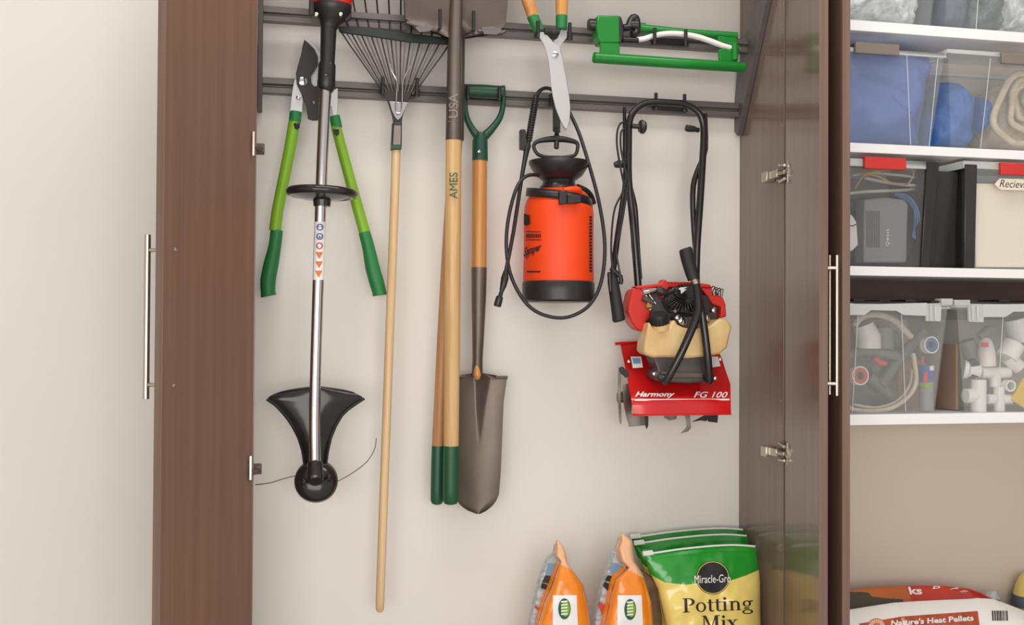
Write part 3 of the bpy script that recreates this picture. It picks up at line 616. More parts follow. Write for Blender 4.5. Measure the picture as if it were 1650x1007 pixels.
MB().prism([(888, 150), (906, 151), (906, 172), (888, 171)], 2.626, .022).build('rail_clip', 'black_plastic', stp, .001)
MB().T([(897, 208, 2.620, 4), (897, 216, 2.60, 4), (897, 219, 2.578, 4), (897, 212, 2.567, 3.6)], 10, 3).build('hook_tip', 'black_plastic', stp)
# ---------------------------------------------------------------- tiller
ti = thing('garden_tiller', 'small red garden tiller hanging by its black tubular handle', 'tiller', P(1090, 690, 2.55))
A_ = 2.575
t2 = lambda L: [(970+x/3.146, 380+y/3.146) for x, y in L]
MB().T([(1029, 470, A_, 6), (1026, 430, A_, 6), (1020, 360, A_, 5.8), (1013, 290, A_, 5.8), (1013, 230, A_, 5.6), (1014, 198, A_, 5.6), (1021, 180, A_, 5.6), (1036, 168, A_, 5.6), (1054, 164.5, A_, 5.6), (1080, 165.5, A_, 5.6), (1104, 168, A_, 5.6), (1122, 178, A_, 5.6), (1131, 192, A_, 5.6), (1134, 214, A_, 5.6), (1132, 260, A_, 5.8), (1127, 340, A_, 5.8), (1123, 400, A_, 5.8), (1121, 470, A_, 6)], 14, 3).build('upper_handle', 'black_gloss', ti)
MB().T([(1137, 183, A_+.015, 2.6), (1137, 240, A_+.015, 4), (1126, 270, A_+.015, 4.6), (1117, 300, A_+.015, 4.8), (1117, 350, A_+.015, 4.6), (1122, 420, A_+.01, 4.6), (1124, 470, A_, 4.6)], 12, 3).build('lower_handle', 'black_gloss', ti)
MB().T([(1006, 173, A_+.02, 2.6), (1007, 240, A_+.02, 4), (1008, 290, A_+.01, 4.6), (1003, 330, A_-.005, 5), (996, 375, A_-.02, 5), (990, 420, A_-.03, 5), (988, 440, A_-.035, 5)], 12, 3).build('side_handlebar', 'black_gloss', ti)
MB().T([(1012, 290, A_+.01, 4.5), (1022, 330, A_+.01, 4.8), (1025, 362, A_+.01, 4.5), (1028, 410, A_+.01, 4.2), (1031, 450, A_+.01, 4.2)], 12, 3).build('lower_handle', 'black_gloss', ti)
MB().T([(986, 438, A_-.035, 7), (988, 455, A_-.036, 9), (992, 480, A_-.04, 9.6), (996, 508, A_-.043, 10.2), (997, 516, A_-.044, 10.4), (997.5, 518, A_-.044, 8)], 18).build('grip', 'black_rubber', ti)
kn = MB().T([(1018, 203, A_-.01, 4), (1031, 204, A_-.012, 4)], 12); kn.T([(1030, 204.5, A_-.012, 9), (1033, 204.5, A_-.012, 11.5), (1037, 204.5, A_-.012, 11.5), (1040, 204.5, A_-.012, 8.5)], 8)
kn.build('clamp_knob', 'black_plastic', ti, .001)
kn = MB().T([(1126, 210, A_-.01, 4), (1118, 208, A_-.012, 4)], 12); kn.T([(1105, 206, A_-.012, 5.5), (1110, 207, A_-.012, 6), (1120, 208, A_-.012, 5)], 6)
kn.build('clamp_knob', 'black_plastic', ti, .001)
MB().T([(990, 266, A_-.005, 4.5), (996, 264.5, A_-.005, 6.5), (1004, 264.5, A_-.005, 6), (1010, 265, A_-.005, 4)], 8).build('clamp_knob', 'black_plastic', ti, .001)
for L in ([(1010, 200, 2.56), (1001, 198, 2.555), (995, 210, 2.55), (994, 232, 2.55), (998, 260, 2.545), (1005, 295, 2.545), (1012, 320, 2.55), (1018, 350, 2.555), (1018, 385, 2.555), (1021, 420, 2.56)],
          [(1008, 208, 2.555), (1001, 212, 2.55), (1000, 235, 2.548), (1004, 258, 2.545), (1009, 285, 2.545), (1003, 310, 2.54), (991, 335, 2.535), (986, 370, 2.53), (985, 410, 2.525), (988, 440, 2.525)],
          [(1012, 245, 2.555), (1012, 290, 2.55), (1007, 330, 2.54), (1000, 370, 2.535), (993, 400, 2.53), (996, 425, 2.525), (1000, 445, 2.525)]):
    MB().T([(*q, 1.7) for q in L], 8, 4).build('cable', 'hose_black', ti)
MB().T([(984, 432, 2.53, 4), (1000, 446, 2.53, 4), (1000, 458, 2.53, 3.5)], 10, 2).T([(982, 440, 2.53, 4), (984, 470, 2.53, 3)], 10).build('throttle_lever', 'black_plastic', ti, .001)
# tine guard: sloping deck with a turned-down front lip
def gd_(dy):
    def f(u, v):
        y = lerp(552, 668, v); lx = pl([(552, 1000), (600, 1010), (640, 1017), (671, 1022)], y); rx = pl([(552, 1148), (575, 1162), (600, 1170), (620, 1177), (668, 1178)], y)
        yy = y+lerp(1.5, -1, u); Y = pl([(0, 2.63), (.35, 2.57), (.62, 2.515), (.76, 2.485), (.84, 2.478), (1, 2.478)], v)
        yy += -3*math.sin(u*math.pi)*max(0, .2-v)*5
        return P(lerp(lx, rx, u), yy, Y+.006*abs(2*u-1)**6)+Vector((0, dy, 0))
    return f
gdp = MB().grid(gd_(0), 24, 24).grid(gd_(.003), 24, 24, flip=True)
gdp.T([(1019, 669, 2.478, 1.6), (1100, 668, 2.478, 1.6), (1178, 667, 2.478, 1.6)], 8)
gdp.T([(991, 554, 2.63, 2.5), (1002, 553, 2.63, 2.5), (1040, 551, 2.63, 2.2)], 8)
gdo = gdp.build('tine_guard', 'red_enamel', ti)
Gs = flat_at(2.4765)
text('lettering', 'Harmony', [(1023, 641.5), (1086, 641.5), (1088, 631), (1025, 631)], lambda x, y: P(x, y, 2.4905-.0006*(y-631)), 'ink_white', gdo, .025, .25)
text('lettering', 'FG 100', [(1118, 640.5), (1171, 641), (1173, 631.5), (1120, 631)], lambda x, y: P(x, y, 2.4905-.0006*(y-631)), 'ink_white', gdo, .006, .2)
MB().prism([(1022.5, 643), (1175.5, 642.5), (1175.5, 645), (1023, 645.8)], 2.4825, .004).build('stripe', 'ink_white', gdo)
MB().prism([(1016.5, 574.5), (1033, 574.5), (1036, 592), (1020, 593)], lambda x, y: 2.571-.0012*(y-574), .002).build('safety_sticker', 'sticker', gdo)
MB().prism([(1019, 577), (1031, 577), (1032, 585), (1021, 586)], lambda x, y: 2.568-.0012*(y-574), .001).build('sticker_print', 'print_blue', gdo)
MB().prism([(1147, 574.5), (1157, 574.5), (1161, 590), (1148, 592)], lambda x, y: 2.571-.0012*(y-574), .002).build('safety_sticker', 'sticker', gdo)
for x, y in ((1014, 582), (1161, 579)): MB().lathe(P(x, y, 2.56), (0, -1, .3), [(.004, -.004), (.004, .002), (.002, .003)], 12).build('bolt', 'chrome', gdo)
# gearbox under the tank
MB().prism(t2([(250, 590), (520, 600), (545, 690), (562, 705), (560, 742), (440, 748), (290, 740), (262, 725), (262, 690), (285, 680)]), 2.475, .07, back=.9).build('gearbox', 'cast_metal', ti, .004)
MB().prism(t2([(300, 690), (520, 692), (525, 720), (300, 722)]), 2.470, .01).T([(1056, 603, 2.47, 5), (1064, 606, 2.47, 5)], 12).build('gearbox_plate', 'spade_steel', ti, .002)
for (x, y) in ((266, 700), (575, 722)): MB().lathe(P(*t2([(x, y)])[0], 2.47), (0, -1, 0), [(.005, -.004), (.005, .003), (.002, .004)], 6).build('bolt', 'chrome', ti)
# engine block and covers
MB().prism(t2([(210, 300), (330, 260), (420, 250), (545, 270), (600, 330), (612, 400), (560, 470), (330, 480), (240, 470), (215, 400)]), 2.53, .09, back=.92).build('engine_block', 'cast_metal', ti, .006)
MB().prism(t2([(158, 262), (190, 256), (214, 275), (222, 320), (252, 372), (246, 415), (226, 440), (218, 482), (196, 488), (172, 470), (150, 440), (132, 385), (136, 340), (148, 285)]), 2.505, .055, back=.92).build('air_filter_cover', 'red_plastic', ti, .006)
MB().prism(t2([(165, 256), (300, 240), (316, 218), (334, 232), (470, 236), (548, 246), (560, 262), (470, 262), (340, 262), (310, 320), (296, 262), (190, 270)]), 2.50, .03).build('top_shroud', 'red_plastic', ti, .003)
MB().prism(t2([(500, 262), (560, 262), (560, 300), (612, 306), (628, 345), (632, 410), (600, 418), (606, 360), (560, 345), (530, 300)]), 2.505, .06).build('side_shroud', 'red_plastic', ti, .003)
for k in range(10):
    x = 340+k*16; MB().prism(t2([(x, 234), (x+7, 234), (x+10, 246), (x+3, 246)]), 2.493, .01).build('shroud_fin', 'red_plastic', ti)
rc = MB(); cxr, cyr = 425, 318
rc.prism(t2(ell(cxr, cyr, 92, 74, 32)), 2.495, .05, back=.95)
rc.prism(t2(ell(cxr+5, cyr-34, 64, 34, 28)), 2.486, .02, back=1.1)
rc.prism(t2([(316, 310), (345, 290), (540, 300), (560, 375), (520, 400), (350, 390), (325, 350)]), 2.505, .04)
for k in range(12):
    a = math.radians(28+k*12.5); ax, ay = cxr+52*math.cos(a), cyr-8+38*math.sin(a); bx_, by_ = cxr+98*math.cos(a), cyr+74*math.sin(a)
    n_ = (-math.sin(a)*4, math.cos(a)*4)
    rc.prism(t2([(ax+n_[0], ay+n_[1]), (bx_+n_[0], by_+n_[1]), (bx_-n_[0], by_-n_[1]), (ax-n_[0], ay-n_[1])]), 2.486, .02)
rc.build('recoil_cover', 'black_gloss', ti, .0015)
MB().prism(t2([(402, 294), (430, 270), (414, 270), (436, 258), (396, 262), (388, 270), (400, 276)]), 2.484, .003).build('maker_mark', 'ink_white', ti)
MB().T([(1058, 466, 2.485, 5), (1066, 470, 2.482, 7), (1078, 471, 2.482, 4), (1086, 466, 2.482, 4)], 12, 2).build('starter_grip', 'black_plastic', ti)
for a, b, m, r in (((1040, 474), (1048, 500), 'brass', 3), ((1036, 480), (1052, 488), 'cast_metal', 5), ((1041, 493), (1049, 494), 'brass', 5), ((1045, 473), (1057, 490), 'chrome', 2), ((1036, 472), (1046, 470), 'chrome', 5)):
    MB().T([(*a, 2.50, r), (*b, 2.50, r)], 12).build('carburetor_piece', m, ti, .001)
random.seed(11)
for k in range(4):
    x = 1147+k*4; MB().T([(x, 478, 2.52, 1), (x-3, 470+k, 2.52, 1), (x+2, 461+2*k, 2.515, 1), (x+6, 466, 2.51, 1), (x+8-k, 477, 2.51, 1)], 6, 3).build('wire', 'steel_grey' if k % 2 else 'hose_black', ti)
for x, y, r in ((1087, 501, 3.5), (1150, 500, 4.5), (1092, 512, 5), (1139, 513, 5.5), (1100, 517, 8)):
    MB().lathe(P(x, y, 2.495), (0, -1, 0), [(M(r, 2.5), -.01), (M(r, 2.5), .004), (M(r*.5, 2.5), .006)], 8).build('bolt', 'chrome', ti)
MB().prism(t2([(360, 408), (540, 400), (560, 440), (520, 470), (400, 470), (370, 440)]), 2.505, .03).build('cylinder_base', 'steel_grey', ti, .003)
# fuel tank
MB().prism(t2([(240, 432), (262, 470), (300, 478), (340, 462), (356, 425), (372, 428), (384, 448), (410, 462), (470, 474), (520, 470), (560, 448), (592, 422), (632, 420), (652, 440), (662, 460), (650, 510), (638, 568), (600, 600), (560, 608), (440, 622), (330, 616), (262, 618), (228, 606), (212, 588), (216, 540), (228, 480)]), 2.462, .075, back=.93).build('fuel_tank', 'fuel_tank', ti, .009, sharp=50)
MB().T([(1063, 522, 2.475, 15), (1064, 530, 2.478, 16)], 20).build('tank_neck', 'fuel_tank', ti)
fc = MB(); ca = Vector((-.25, -.35, .9)); fb = P(1063, 519, 2.475)
prof = [(M(14, 2.47), -.008), (M(14.5, 2.47), .016), (M(12.5, 2.47), .021), (M(6, 2.47), .022)]
fc.lathe(fb, ca, prof, 24)
u = ca.normalized().cross(Vector((0, 1, 0))).normalized(); w = ca.normalized().cross(u)
for k in range(16):
    a = 2*math.pi*k/16; d = (u*math.cos(a)+w*math.sin(a))*M(14.4, 2.47); fc.tube([fb+d-ca.normalized()*.006, fb+d+ca.normalized()*.015], .0022, 6)
fc.build('fuel_cap', 'black_rubber', ti)
# front legs and grip of the second handlebar
MB().T([(1104, 400, 2.455, 9), (1105, 403, 2.455, 11), (1108, 418, 2.455, 10.8), (1114, 438, 2.45, 10.6), (1118, 450, 2.447, 10)], 18).build('grip', 'black_rubber', ti)
MB().T([(1117, 446, 2.447, 6), (1121, 456, 2.444, 7), (1123, 462, 2.44, 6.5)], 12).build('bar_joint', 'chrome', ti)
MB().T([(1121, 458, 2.438, 6), (1124, 475, 2.434, 7), (1125, 500, 2.430, 7), (1118, 522, 2.428, 6.8), (1098, 568, 2.43, 6.6), (1075, 612, 2.445, 6.4), (1072, 615, 2.45, 5)], 14, 3).build('stand_leg', 'black_gloss', ti)
MB().T([(1123, 470, 2.440, 6), (1130, 500, 2.444, 6.6), (1136, 540, 2.444, 6.4), (1141, 585, 2.446, 6.4), (1143, 612, 2.452, 6.4), (1143, 617, 2.455, 4)], 14, 3).build('stand_leg', 'black_gloss', ti)
MB().T([(1062, 608, 2.46, 6), (1078, 612, 2.448, 6)], 12).T([(1137, 608, 2.455, 7), (1147, 606, 2.46, 5)], 12).build('leg_pivot', 'black_plastic', ti)
# tines below and beside the guard
def tine(L, Y, m='tine_steel'): MB().prism([(970+x/3.146, 380+y/3.146) for x, y in L], Y, .004).build('tine', m, ti, .0008)
tine([(84, 670), (105, 662), (135, 690), (140, 710), (120, 720), (100, 700)], 2.53, 'blade_dark'); tine([(84, 680), (98, 680), (96, 820), (100, 940), (96, 958), (88, 930), (82, 800)], 2.535)
tine([(105, 760), (145, 740), (152, 860), (150, 900), (216, 912), (222, 960), (140, 968), (128, 930), (112, 860)], 2.545); tine([(140, 790), (150, 790), (152, 840), (136, 836)], 2.53, 'blade_dark')
tine([(216, 905), (236, 905), (236, 960), (228, 980), (220, 960)], 2.52, 'blade_dark'); tine([(310, 905), (382, 905), (378, 928), (345, 936), (318, 924)], 2.54)
tine([(420, 905), (446, 905), (452, 975), (436, 992), (400, 1002), (430, 970), (428, 940)], 2.52); tine([(456, 944), (530, 905), (556, 905), (530, 940), (500, 936)], 2.53, 'blade_dark')
tine([(530, 905), (590, 905), (586, 948), (540, 942)], 2.54, 'blade_dark')
MB().T([(996, 640, 2.56, 9), (1008, 640, 2.56, 9)], 16).T([(998, 640, 2.56, 4), (1175, 640, 2.56, 4)], 10).build('tine_hub', 'cast_metal', ti, .001)
# ---------------------------------------------------------------- bags on the cabinet floor
def pillow(name, L, R, y0, y1, Y0, th, mats, cfn, parent, nu=70, nv=90, top=.06, wr=.004, seed=0, topf=None):
    # L,R: outline polylines (y, x); Y0 = middle depth; th = half thickness; cfn(px,py)->material slot
    def bul(u, v):
        q = max(0, 1-(2*u-1)**4)**.5; w = min(1, v/.35)**.6*(1-top)+top
        return th*q*w
    def pos(u, v):
        y = lerp(y0+(pl(topf, u) if topf else 0), y1, v); return lerp(pl(L, y), pl(R, y), u), y
    def front(u, v):
        x, y = pos(u, v); b = bul(u, v)
        n = noise.fractal(Vector((x*.018+seed, y*.018, seed)), 1, 2, 3)*wr+noise.ridged_multi_fractal(Vector((x*.012+y*.01, y*.004, seed+4)), 1, 2, 2, 1, 2)*wr*.5
        return P(x, y, Y0-b-n*(b/th) if th else Y0)
    zb = BOT+.001
    def clampz(p): p.z = max(p.z, zb); return p
    def back(u, v):
        p = front(u, v); p.y = Y0+bul(u, v)*.7+.0015; return clampz(p)
    mb = MB().grid(lambda u, v: clampz(front(u, v)), nu, nv, lambda u, v: cfn(*pos(u, v)))
    mb.grid(back, nu//2, nv//2, lambda u, v: cfn(*pos(u, v)), flip=True)
    return mb.build(name, mats, parent, sharp=60, normals=False), front, bul
b3 = lambda x, y: (840+x/4.024, 840+y/4.024)
def surf_of(front, L, R, y0, y1, lift=.0012, topf=None):
    def f(x, y):
        l, r = pl(L, y), pl(R, y); u = (x-l)/(r-l); yt = y0+(pl(topf, u) if topf else 0); p = front(u, (y-yt)/(y1-yt)); return p-(p-CAM).normalized()*lift
    return f
YB = 1150
TF = [(0, 15), (.08, 13), (.2, 9), (.4, 4), (.7, 0), (.85, -.5), (1, 2)]
def potting(dx, dy, Y0, label, front_one):
    L = [(878, 1040), (896, 1038), (920, 1046), (950, 1060), (1007, 1072), (YB, 1062)]; R = [(878, 1215), (905, 1222), (940, 1225), (1007, 1226), (YB, 1226)]
    L = [(y+dy, x+dx) for y, x in L]; R = [(y+dy, x+dx) for y, x in R]; y0 = 880+dy
    bd = lambda x: pl([(1036, 916), (1055, 930), (1070, 938), (1103, 942), (1175, 936), (1200, 928), (1226, 917)], x-dx)+dy
    t = thing('potting_mix_bag', label, 'bag', Vector((P(1130, 1000, Y0).x, Y0, BOT)))
    ob, fr, bl_ = pillow('bag_body', L, R, y0, YB, Y0, .042 if front_one else .02, ['green_film', 'yellow_film'], lambda x, y: 0 if y < bd(x) else 1, t, 160, 280, top=.05, wr=.008, seed=dx, topf=TF)
    def edgep(x): return (x, pl([(1036, 893), (1048, 892), (1100, 884), (1160, 878.5), (1190, 878), (1218, 880.5)], x-dx)+dy)
    # header between the body's top row and the zip
    hp = MB()
    def hf(k):
        def f(u, v):
            x = lerp(1037, 1217, u)+dx; yt = edgep(x)[1]; p = P(x, yt, Y0-.003); q = fr(u, .03)
            return lerp(p, q, v)+Vector((0, k, 0))
        return f
    hp.grid(hf(-.001), 30, 4).grid(hf(.0015), 30, 4, flip=True); hp.build('bag_header', 'green_film', t)
    zp = MB().T([(*edgep(x+dx), Y0-.008, 1.7) for x in (1037, 1060, 1090, 1120, 1150, 1180, 1200, 1217)], 8, 2)
    zp.prism([(1036+dx, 889+dy), (1052+dx, 887+dy), (1054+dx, 894+dy), (1037+dx, 896+dy)], Y0-.012, .008)
    zp.build('zip_strip', 'zip_white', t, .001)
    return t, ob, surf_of(fr, L, R, y0, YB, topf=TF), fr
potting(-20, -27, 2.655, 'rearmost of the three green-topped potting mix bags, against the back panel', False)
potting(-14, -17, 2.61, 'middle green-topped potting mix bag showing only its zip strip', False)
pt, pb, ps, pfr = potting(0, 0, 2.53, 'front potting mix bag with its round black emblem and yellow face', True)
MB().prism([(1033, 918), (1041, 922), (1052, 930), (1062, 940), (1066, 960), (1066, 1007), (1064, 1100), (1046, 1100), (1046, 960)], 2.535, .03).build('side_gusset', 'brown_film', pt, .003)
lx, ly = b3(1242, 365)
mb = MB()
mb.grid(lambda u, v: ps(lx+27*v*math.cos(u*2*math.pi), ly+27*v*math.sin(u*2*math.pi)), 40, 6, lambda u, v: 0)
rg = mb.build('emblem', 'ink_black', pb, normals=False)
mb = MB(); ps3 = surf_of(pfr, [(878, 1040), (896, 1038), (920, 1046), (950, 1060), (1007, 1072), (YB, 1062)], [(878, 1215), (905, 1222), (940, 1225), (1007, 1226), (YB, 1226)], 880, YB, .002, TF)
mb.grid(lambda u, v: ps3(lx+lerp(25, 26, v)*math.cos(u*2*math.pi), ly+lerp(25, 26, v)*math.sin(u*2*math.pi)), 40, 1); mb.build('emblem_ring', 'yellow_film', rg, normals=False)
text('lettering', 'Miracle-Gro', [b3(1120, 400), b3(1352, 392), b3(1355, 340), b3(1118, 348)], lambda x, y: ps3(x, y)-Vector((0, .004, 0)), 'ink_white', pb, 0, 0, space=1.0)
# serif lettering drawn stroke by stroke
def glyphs(word):
    V, F = [], []
    def poly(p): n = len(V); V.extend(p); F.append(tuple(range(n, n+len(p))))
    def rect(x0, x1, y0, y1): poly([(x0, y0), (x1, y0), (x1, y1), (x0, y1)])
    def ring(cx, cy, rx, ry, ix, iy, a0=0, a1=360, icx=None):
        n = 18; icx = cx if icx is None else icx
        for k in range(n):
            a, b = [math.radians(a0+(a1-a0)*(k+d)/n) for d in (0, 1)]
            poly([(icx+ix*math.cos(a), cy+iy*math.sin(a)), (cx+rx*math.cos(a), cy+ry*math.sin(a)), (cx+rx*math.cos(b), cy+ry*math.sin(b)), (icx+ix*math.cos(b), cy+iy*math.sin(b))])
    x = 0
    for ch in word:
        if ch == 'P':
            rect(x+.08, x+.2, .03, .75); rect(x, x+.3, 0, .04); rect(x, x+.3, .71, .75); ring(x+.26, .55, .26, .2, .13, .16, -90, 90); w = .56
        elif ch == 'o': ring(x+.22, .25, .22, .26, .12, .22); w = .48
        elif ch == 't': rect(x+.08, x+.18, .06, .64); rect(x, x+.28, .46, .5); ring(x+.2, .1, .12, .11, .03, .06, 180, 330); w = .31
        elif ch == 'i': rect(x+.08, x+.19, .03, .5); rect(x, x+.27, 0, .035); rect(x, x+.19, .465, .5); ring(x+.135, .66, .07, .07, .001, .001); w = .31
        elif ch == 'n': rect(x+.07, x+.17, .03, .5); rect(x, x+.24, 0, .035); rect(x, x+.17, .465, .5); rect(x+.35, x+.45, .03, .36); rect(x+.29, x+.52, 0, .035); ring(x+.27, .34, .18, .17, .09, .11, 0, 150); w = .56
        elif ch == 'g': ring(x+.2, .34, .18, .17, .09, .13); ring(x+.22, -.1, .23, .13, .15, .08); rect(x+.08, x+.3, .06, .13); rect(x+.32, x+.46, .44, .5); w = .5
        elif ch == 'M': rect(x+.08, x+.13, .03, .72); rect(x, x+.22, 0, .04); rect(x, x+.16, .71, .75); poly([(x+.08, .75), (x+.2, .75), (x+.46, .1), (x+.4, .02)]); poly([(x+.40, .02), (x+.46, .1), (x+.68, .75), (x+.62, .75)]); rect(x+.62, x+.76, .03, .75); rect(x+.56, x+.84, 0, .04); rect(x+.66, x+.84, .71, .75); w = .88
        elif ch == 'x': poly([(x+.02, .5), (x+.16, .5), (x+.46, 0), (x+.32, 0)]); poly([(x+.03, 0), (x+.08, 0), (x+.42, .5), (x+.37, .5)]); rect(x-.02, x+.2, .465, .5); rect(x+.29, x+.49, .465, .5); rect(x-.03, x+.16, 0, .035); rect(x+.26, x+.5, 0, .035); w = .5
        x += w
    xm = max(v[0] for v in V); return [(a/xm, b/.75) for a, b in V], F
text('lettering', '', [b3(1048, 592), b3(1504, 572), b3(1500, 482), b3(1045, 500)], ps, 'ink_black', pb, geo=glyphs('Potting'))
text('lettering', '', [b3(1172, 706), b3(1408, 700), b3(1404, 604), b3(1170, 612)], ps, 'ink_black', pb, geo=glyphs('Mix'))
def snack(dx, dy, w, label, tip, L, R, lab, gus):
    t = thing('orange_bag', label, 'bag', Vector((P(tip[0], 1000, 2.53).x, 2.53, BOT)), 'orange seed bags standing on the cabinet floor')
    ob, fr, bl_ = pillow('bag_body', L, R, L[0][0], YB, 2.50, .042, ['orange_film', 'peach_film'], lambda x, y: 1 if y < lab[4]+(x-tip[0])*.55 else 0, t, 60, 110, top=.04, wr=.006, seed=dx)
    s = surf_of(fr, L, R, L[0][0], YB)
    mb = MB(); patch(mb, [(lab[0]-1, 1050), (lab[1]+4, 1050), (lab[1], lab[2]), (lab[0], lab[2])], s, 10, 14); lb = mb.build('front_label', 'sticker', ob, normals=False)
    s2 = surf_of(fr, L, R, L[0][0], YB, .002)
    for rr, m, lf in ((1, 'ink_green', .002), (.72, 'green_lime', .0026)):
        s3 = surf_of(fr, L, R, L[0][0], YB, lf); cx, cy, rx, ry = lab[3]
        mb = MB(); mb.grid(lambda u, v: s3(cx+(0 if rr == 1 else 1.5)+rx*rr*v*math.cos(u*6.2832), cy+ry*rr*v*math.sin(u*6.2832)), 24, 3); mb.build('leaf_emblem', m, lb, normals=False)
    s4 = surf_of(fr, L, R, L[0][0], YB, .0032); cx, cy, rx, ry = lab[3]
    mb = MB()
    for k in range(5): patch(mb, [(cx-rx*.55, cy-10+k*5), (cx+rx*.5, cy-11+k*5), (cx+rx*.5, cy-13.5+k*5), (cx-rx*.55, cy-12.5+k*5)], s4, 3, 1)
    mb.build('emblem_print', 'ink_white', lb, normals=False)
    g = gus
    gp = MB().prism(g['o'], 2.518, .03).build('side_gusset', 'print_grey', t, .004, sharp=50)
    MB().prism(g['b'], 2.5145, .003).build('gusset_print', 'print_blue', gp)
    MB().prism(g['r'], 2.5145, .003).build('gusset_print', 'ink_red', gp)
    MB().prism(g['k'], 2.5145, .003).build('gusset_print', 'ink_black', gp)
    rnd = g['o'][0]
    for k in range(7):
        x0_ = lerp(g['l'][0][0], g['l'][1][0], k/6); y0_ = lerp(g['l'][0][1], g['l'][1][1], k/6)
        MB().prism([(x0_, y0_), (x0_+13, y0_+3), (x0_+13, y0_+4.2), (x0_, y0_+1.2)], 2.5145, .003).build('gusset_line', 'ink_black', gp)
    MB().T([(tip[0]-1, tip[1]+2, 2.50, 2.2), (tip[0]+1, tip[1]+6, 2.50, 2.6), (tip[0]+3, tip[1]+14, 2.50, 2)], 8, 2).build('twist_tip', 'peach_film', t)
x_ = lambda *L: [b3(*p) for p in L]
snack(3, 0, 0, 'left orange bag, standing clear of the green-topped bags', b3(232, 115),
      [(870, 897), (880, 897), (895, 895), (905, 903), (925, 895), (945, 888), (970, 877), (1007, 866), (YB, 860)],
      [(870, 899), (880, 907), (890, 912), (905, 914), (925, 928), (942, 940), (970, 946), (1007, 951), (YB, 954)],
      (891, 929, 959, (909.5, 981, 10, 17), 906),
      dict(o=x_((232, 150), (262, 200), (250, 290), (190, 450), (150, 560), (110, 672), (90, 1200), (20, 1200), (60, 672), (90, 540), (120, 400), (160, 290), (185, 240), (222, 215)),
           b=x_((175, 272), (248, 284), (235, 370), (160, 340)), r=x_((92, 545), (128, 572), (122, 590), (88, 562)), k=x_((135, 400), (188, 420), (176, 450), (128, 432)), l=(b3(158, 350), b3(136, 390))))
snack(9, 0, 0, 'right orange bag, pressed against the green-topped bags', b3(650, 75),
      [(859, 1001), (870, 1001), (885, 996), (905, 1001), (915, 1012), (935, 990), (955, 985), (980, 980), (1007, 974), (YB, 968)],
      [(859, 1003), (866, 1012), (872, 1019), (895, 1021), (905, 1023), (925, 1036), (945, 1043), (970, 1050), (1007, 1053), (YB, 1056)],
      (995, 1034, 959, (1015.5, 982, 9.5, 17), 912),
      dict(o=x_((650, 110), (690, 180), (700, 260), (640, 400), (570, 520), (540, 672), (520, 1200), (430, 1200), (480, 672), (505, 540), (540, 400), (580, 290), (610, 200), (635, 170)),
           b=x_((588, 268), (650, 290), (625, 370), (575, 320)), r=x_((505, 520), (545, 545), (535, 620), (498, 545)), k=x_((545, 392), (590, 420), (570, 460), (530, 420)), l=(b3(560, 350), b3(545, 380))))
# ---------------------------------------------------------------- shelving cabinet on the right
XL2 = 1.262; XR2 = 2.35
sc = thing('shelving_cabinet', 'dark brown cabinet with white shelves full of plastic bins at the right', 'cabinet', (1.8, 2.56, BOT-.02))
MB().box((XL2, FY, BOT), (XL2+.018, WY, 2.3)).build('side_panel', 'laminate', sc, .0008)
MB().box((XR2, FY, BOT), (XR2+.018, WY, 2.3)).build('side_panel', 'laminate', sc, .0008)
plabel(MB().box((XL2+.018, WY-.008, BOT), (XR2, WY, 2.3)).build('back_panel', 'tan_board', sc), 'light tan back panel')
MB().box((XL2, FY, 2.3), (XR2+.018, WY, 2.32)).build('top_panel', 'laminate', sc)
MB().box((XL2, FY, BOT-.02), (XR2+.018, WY, BOT)).build('bottom_panel', 'shelf_white', sc)
SZ = [1.805, 1.507, 1.209, .851]
for z, t in zip(SZ, (.0255, .0225, .0225, .0255)):
    plabel(MB().box((XL2+.018, FY+.004, z-t), (XR2, WY-.008, z)).build('shelf', 'shelf_white', sc, .001), 'white shelf')
MB().box((XL2+.018, WY-.016, SZ[2]-.125), (XR2, WY-.0085, SZ[2]-.0226)).build('shade_strip', 'dark_brown', sc, .001)  # added dark strip: the shade below the third shelf, put in as colour
d1 = P(1357.5, 503, 2.2); d2 = P(1370, 503, 2.2)
dn = door(sc, (XL2+.0205, FY-.003), (d2.x, 2.2), (d1.x-d2.x, 0), 'laminate'); edgefix(dn, (0, -1))
bar_handle(dn, (1337, 2.245), 411, 636, [(432, (d1.x+.001, 2.245)), (618, (d1.x+.001, 2.245))], .0042, .0042)
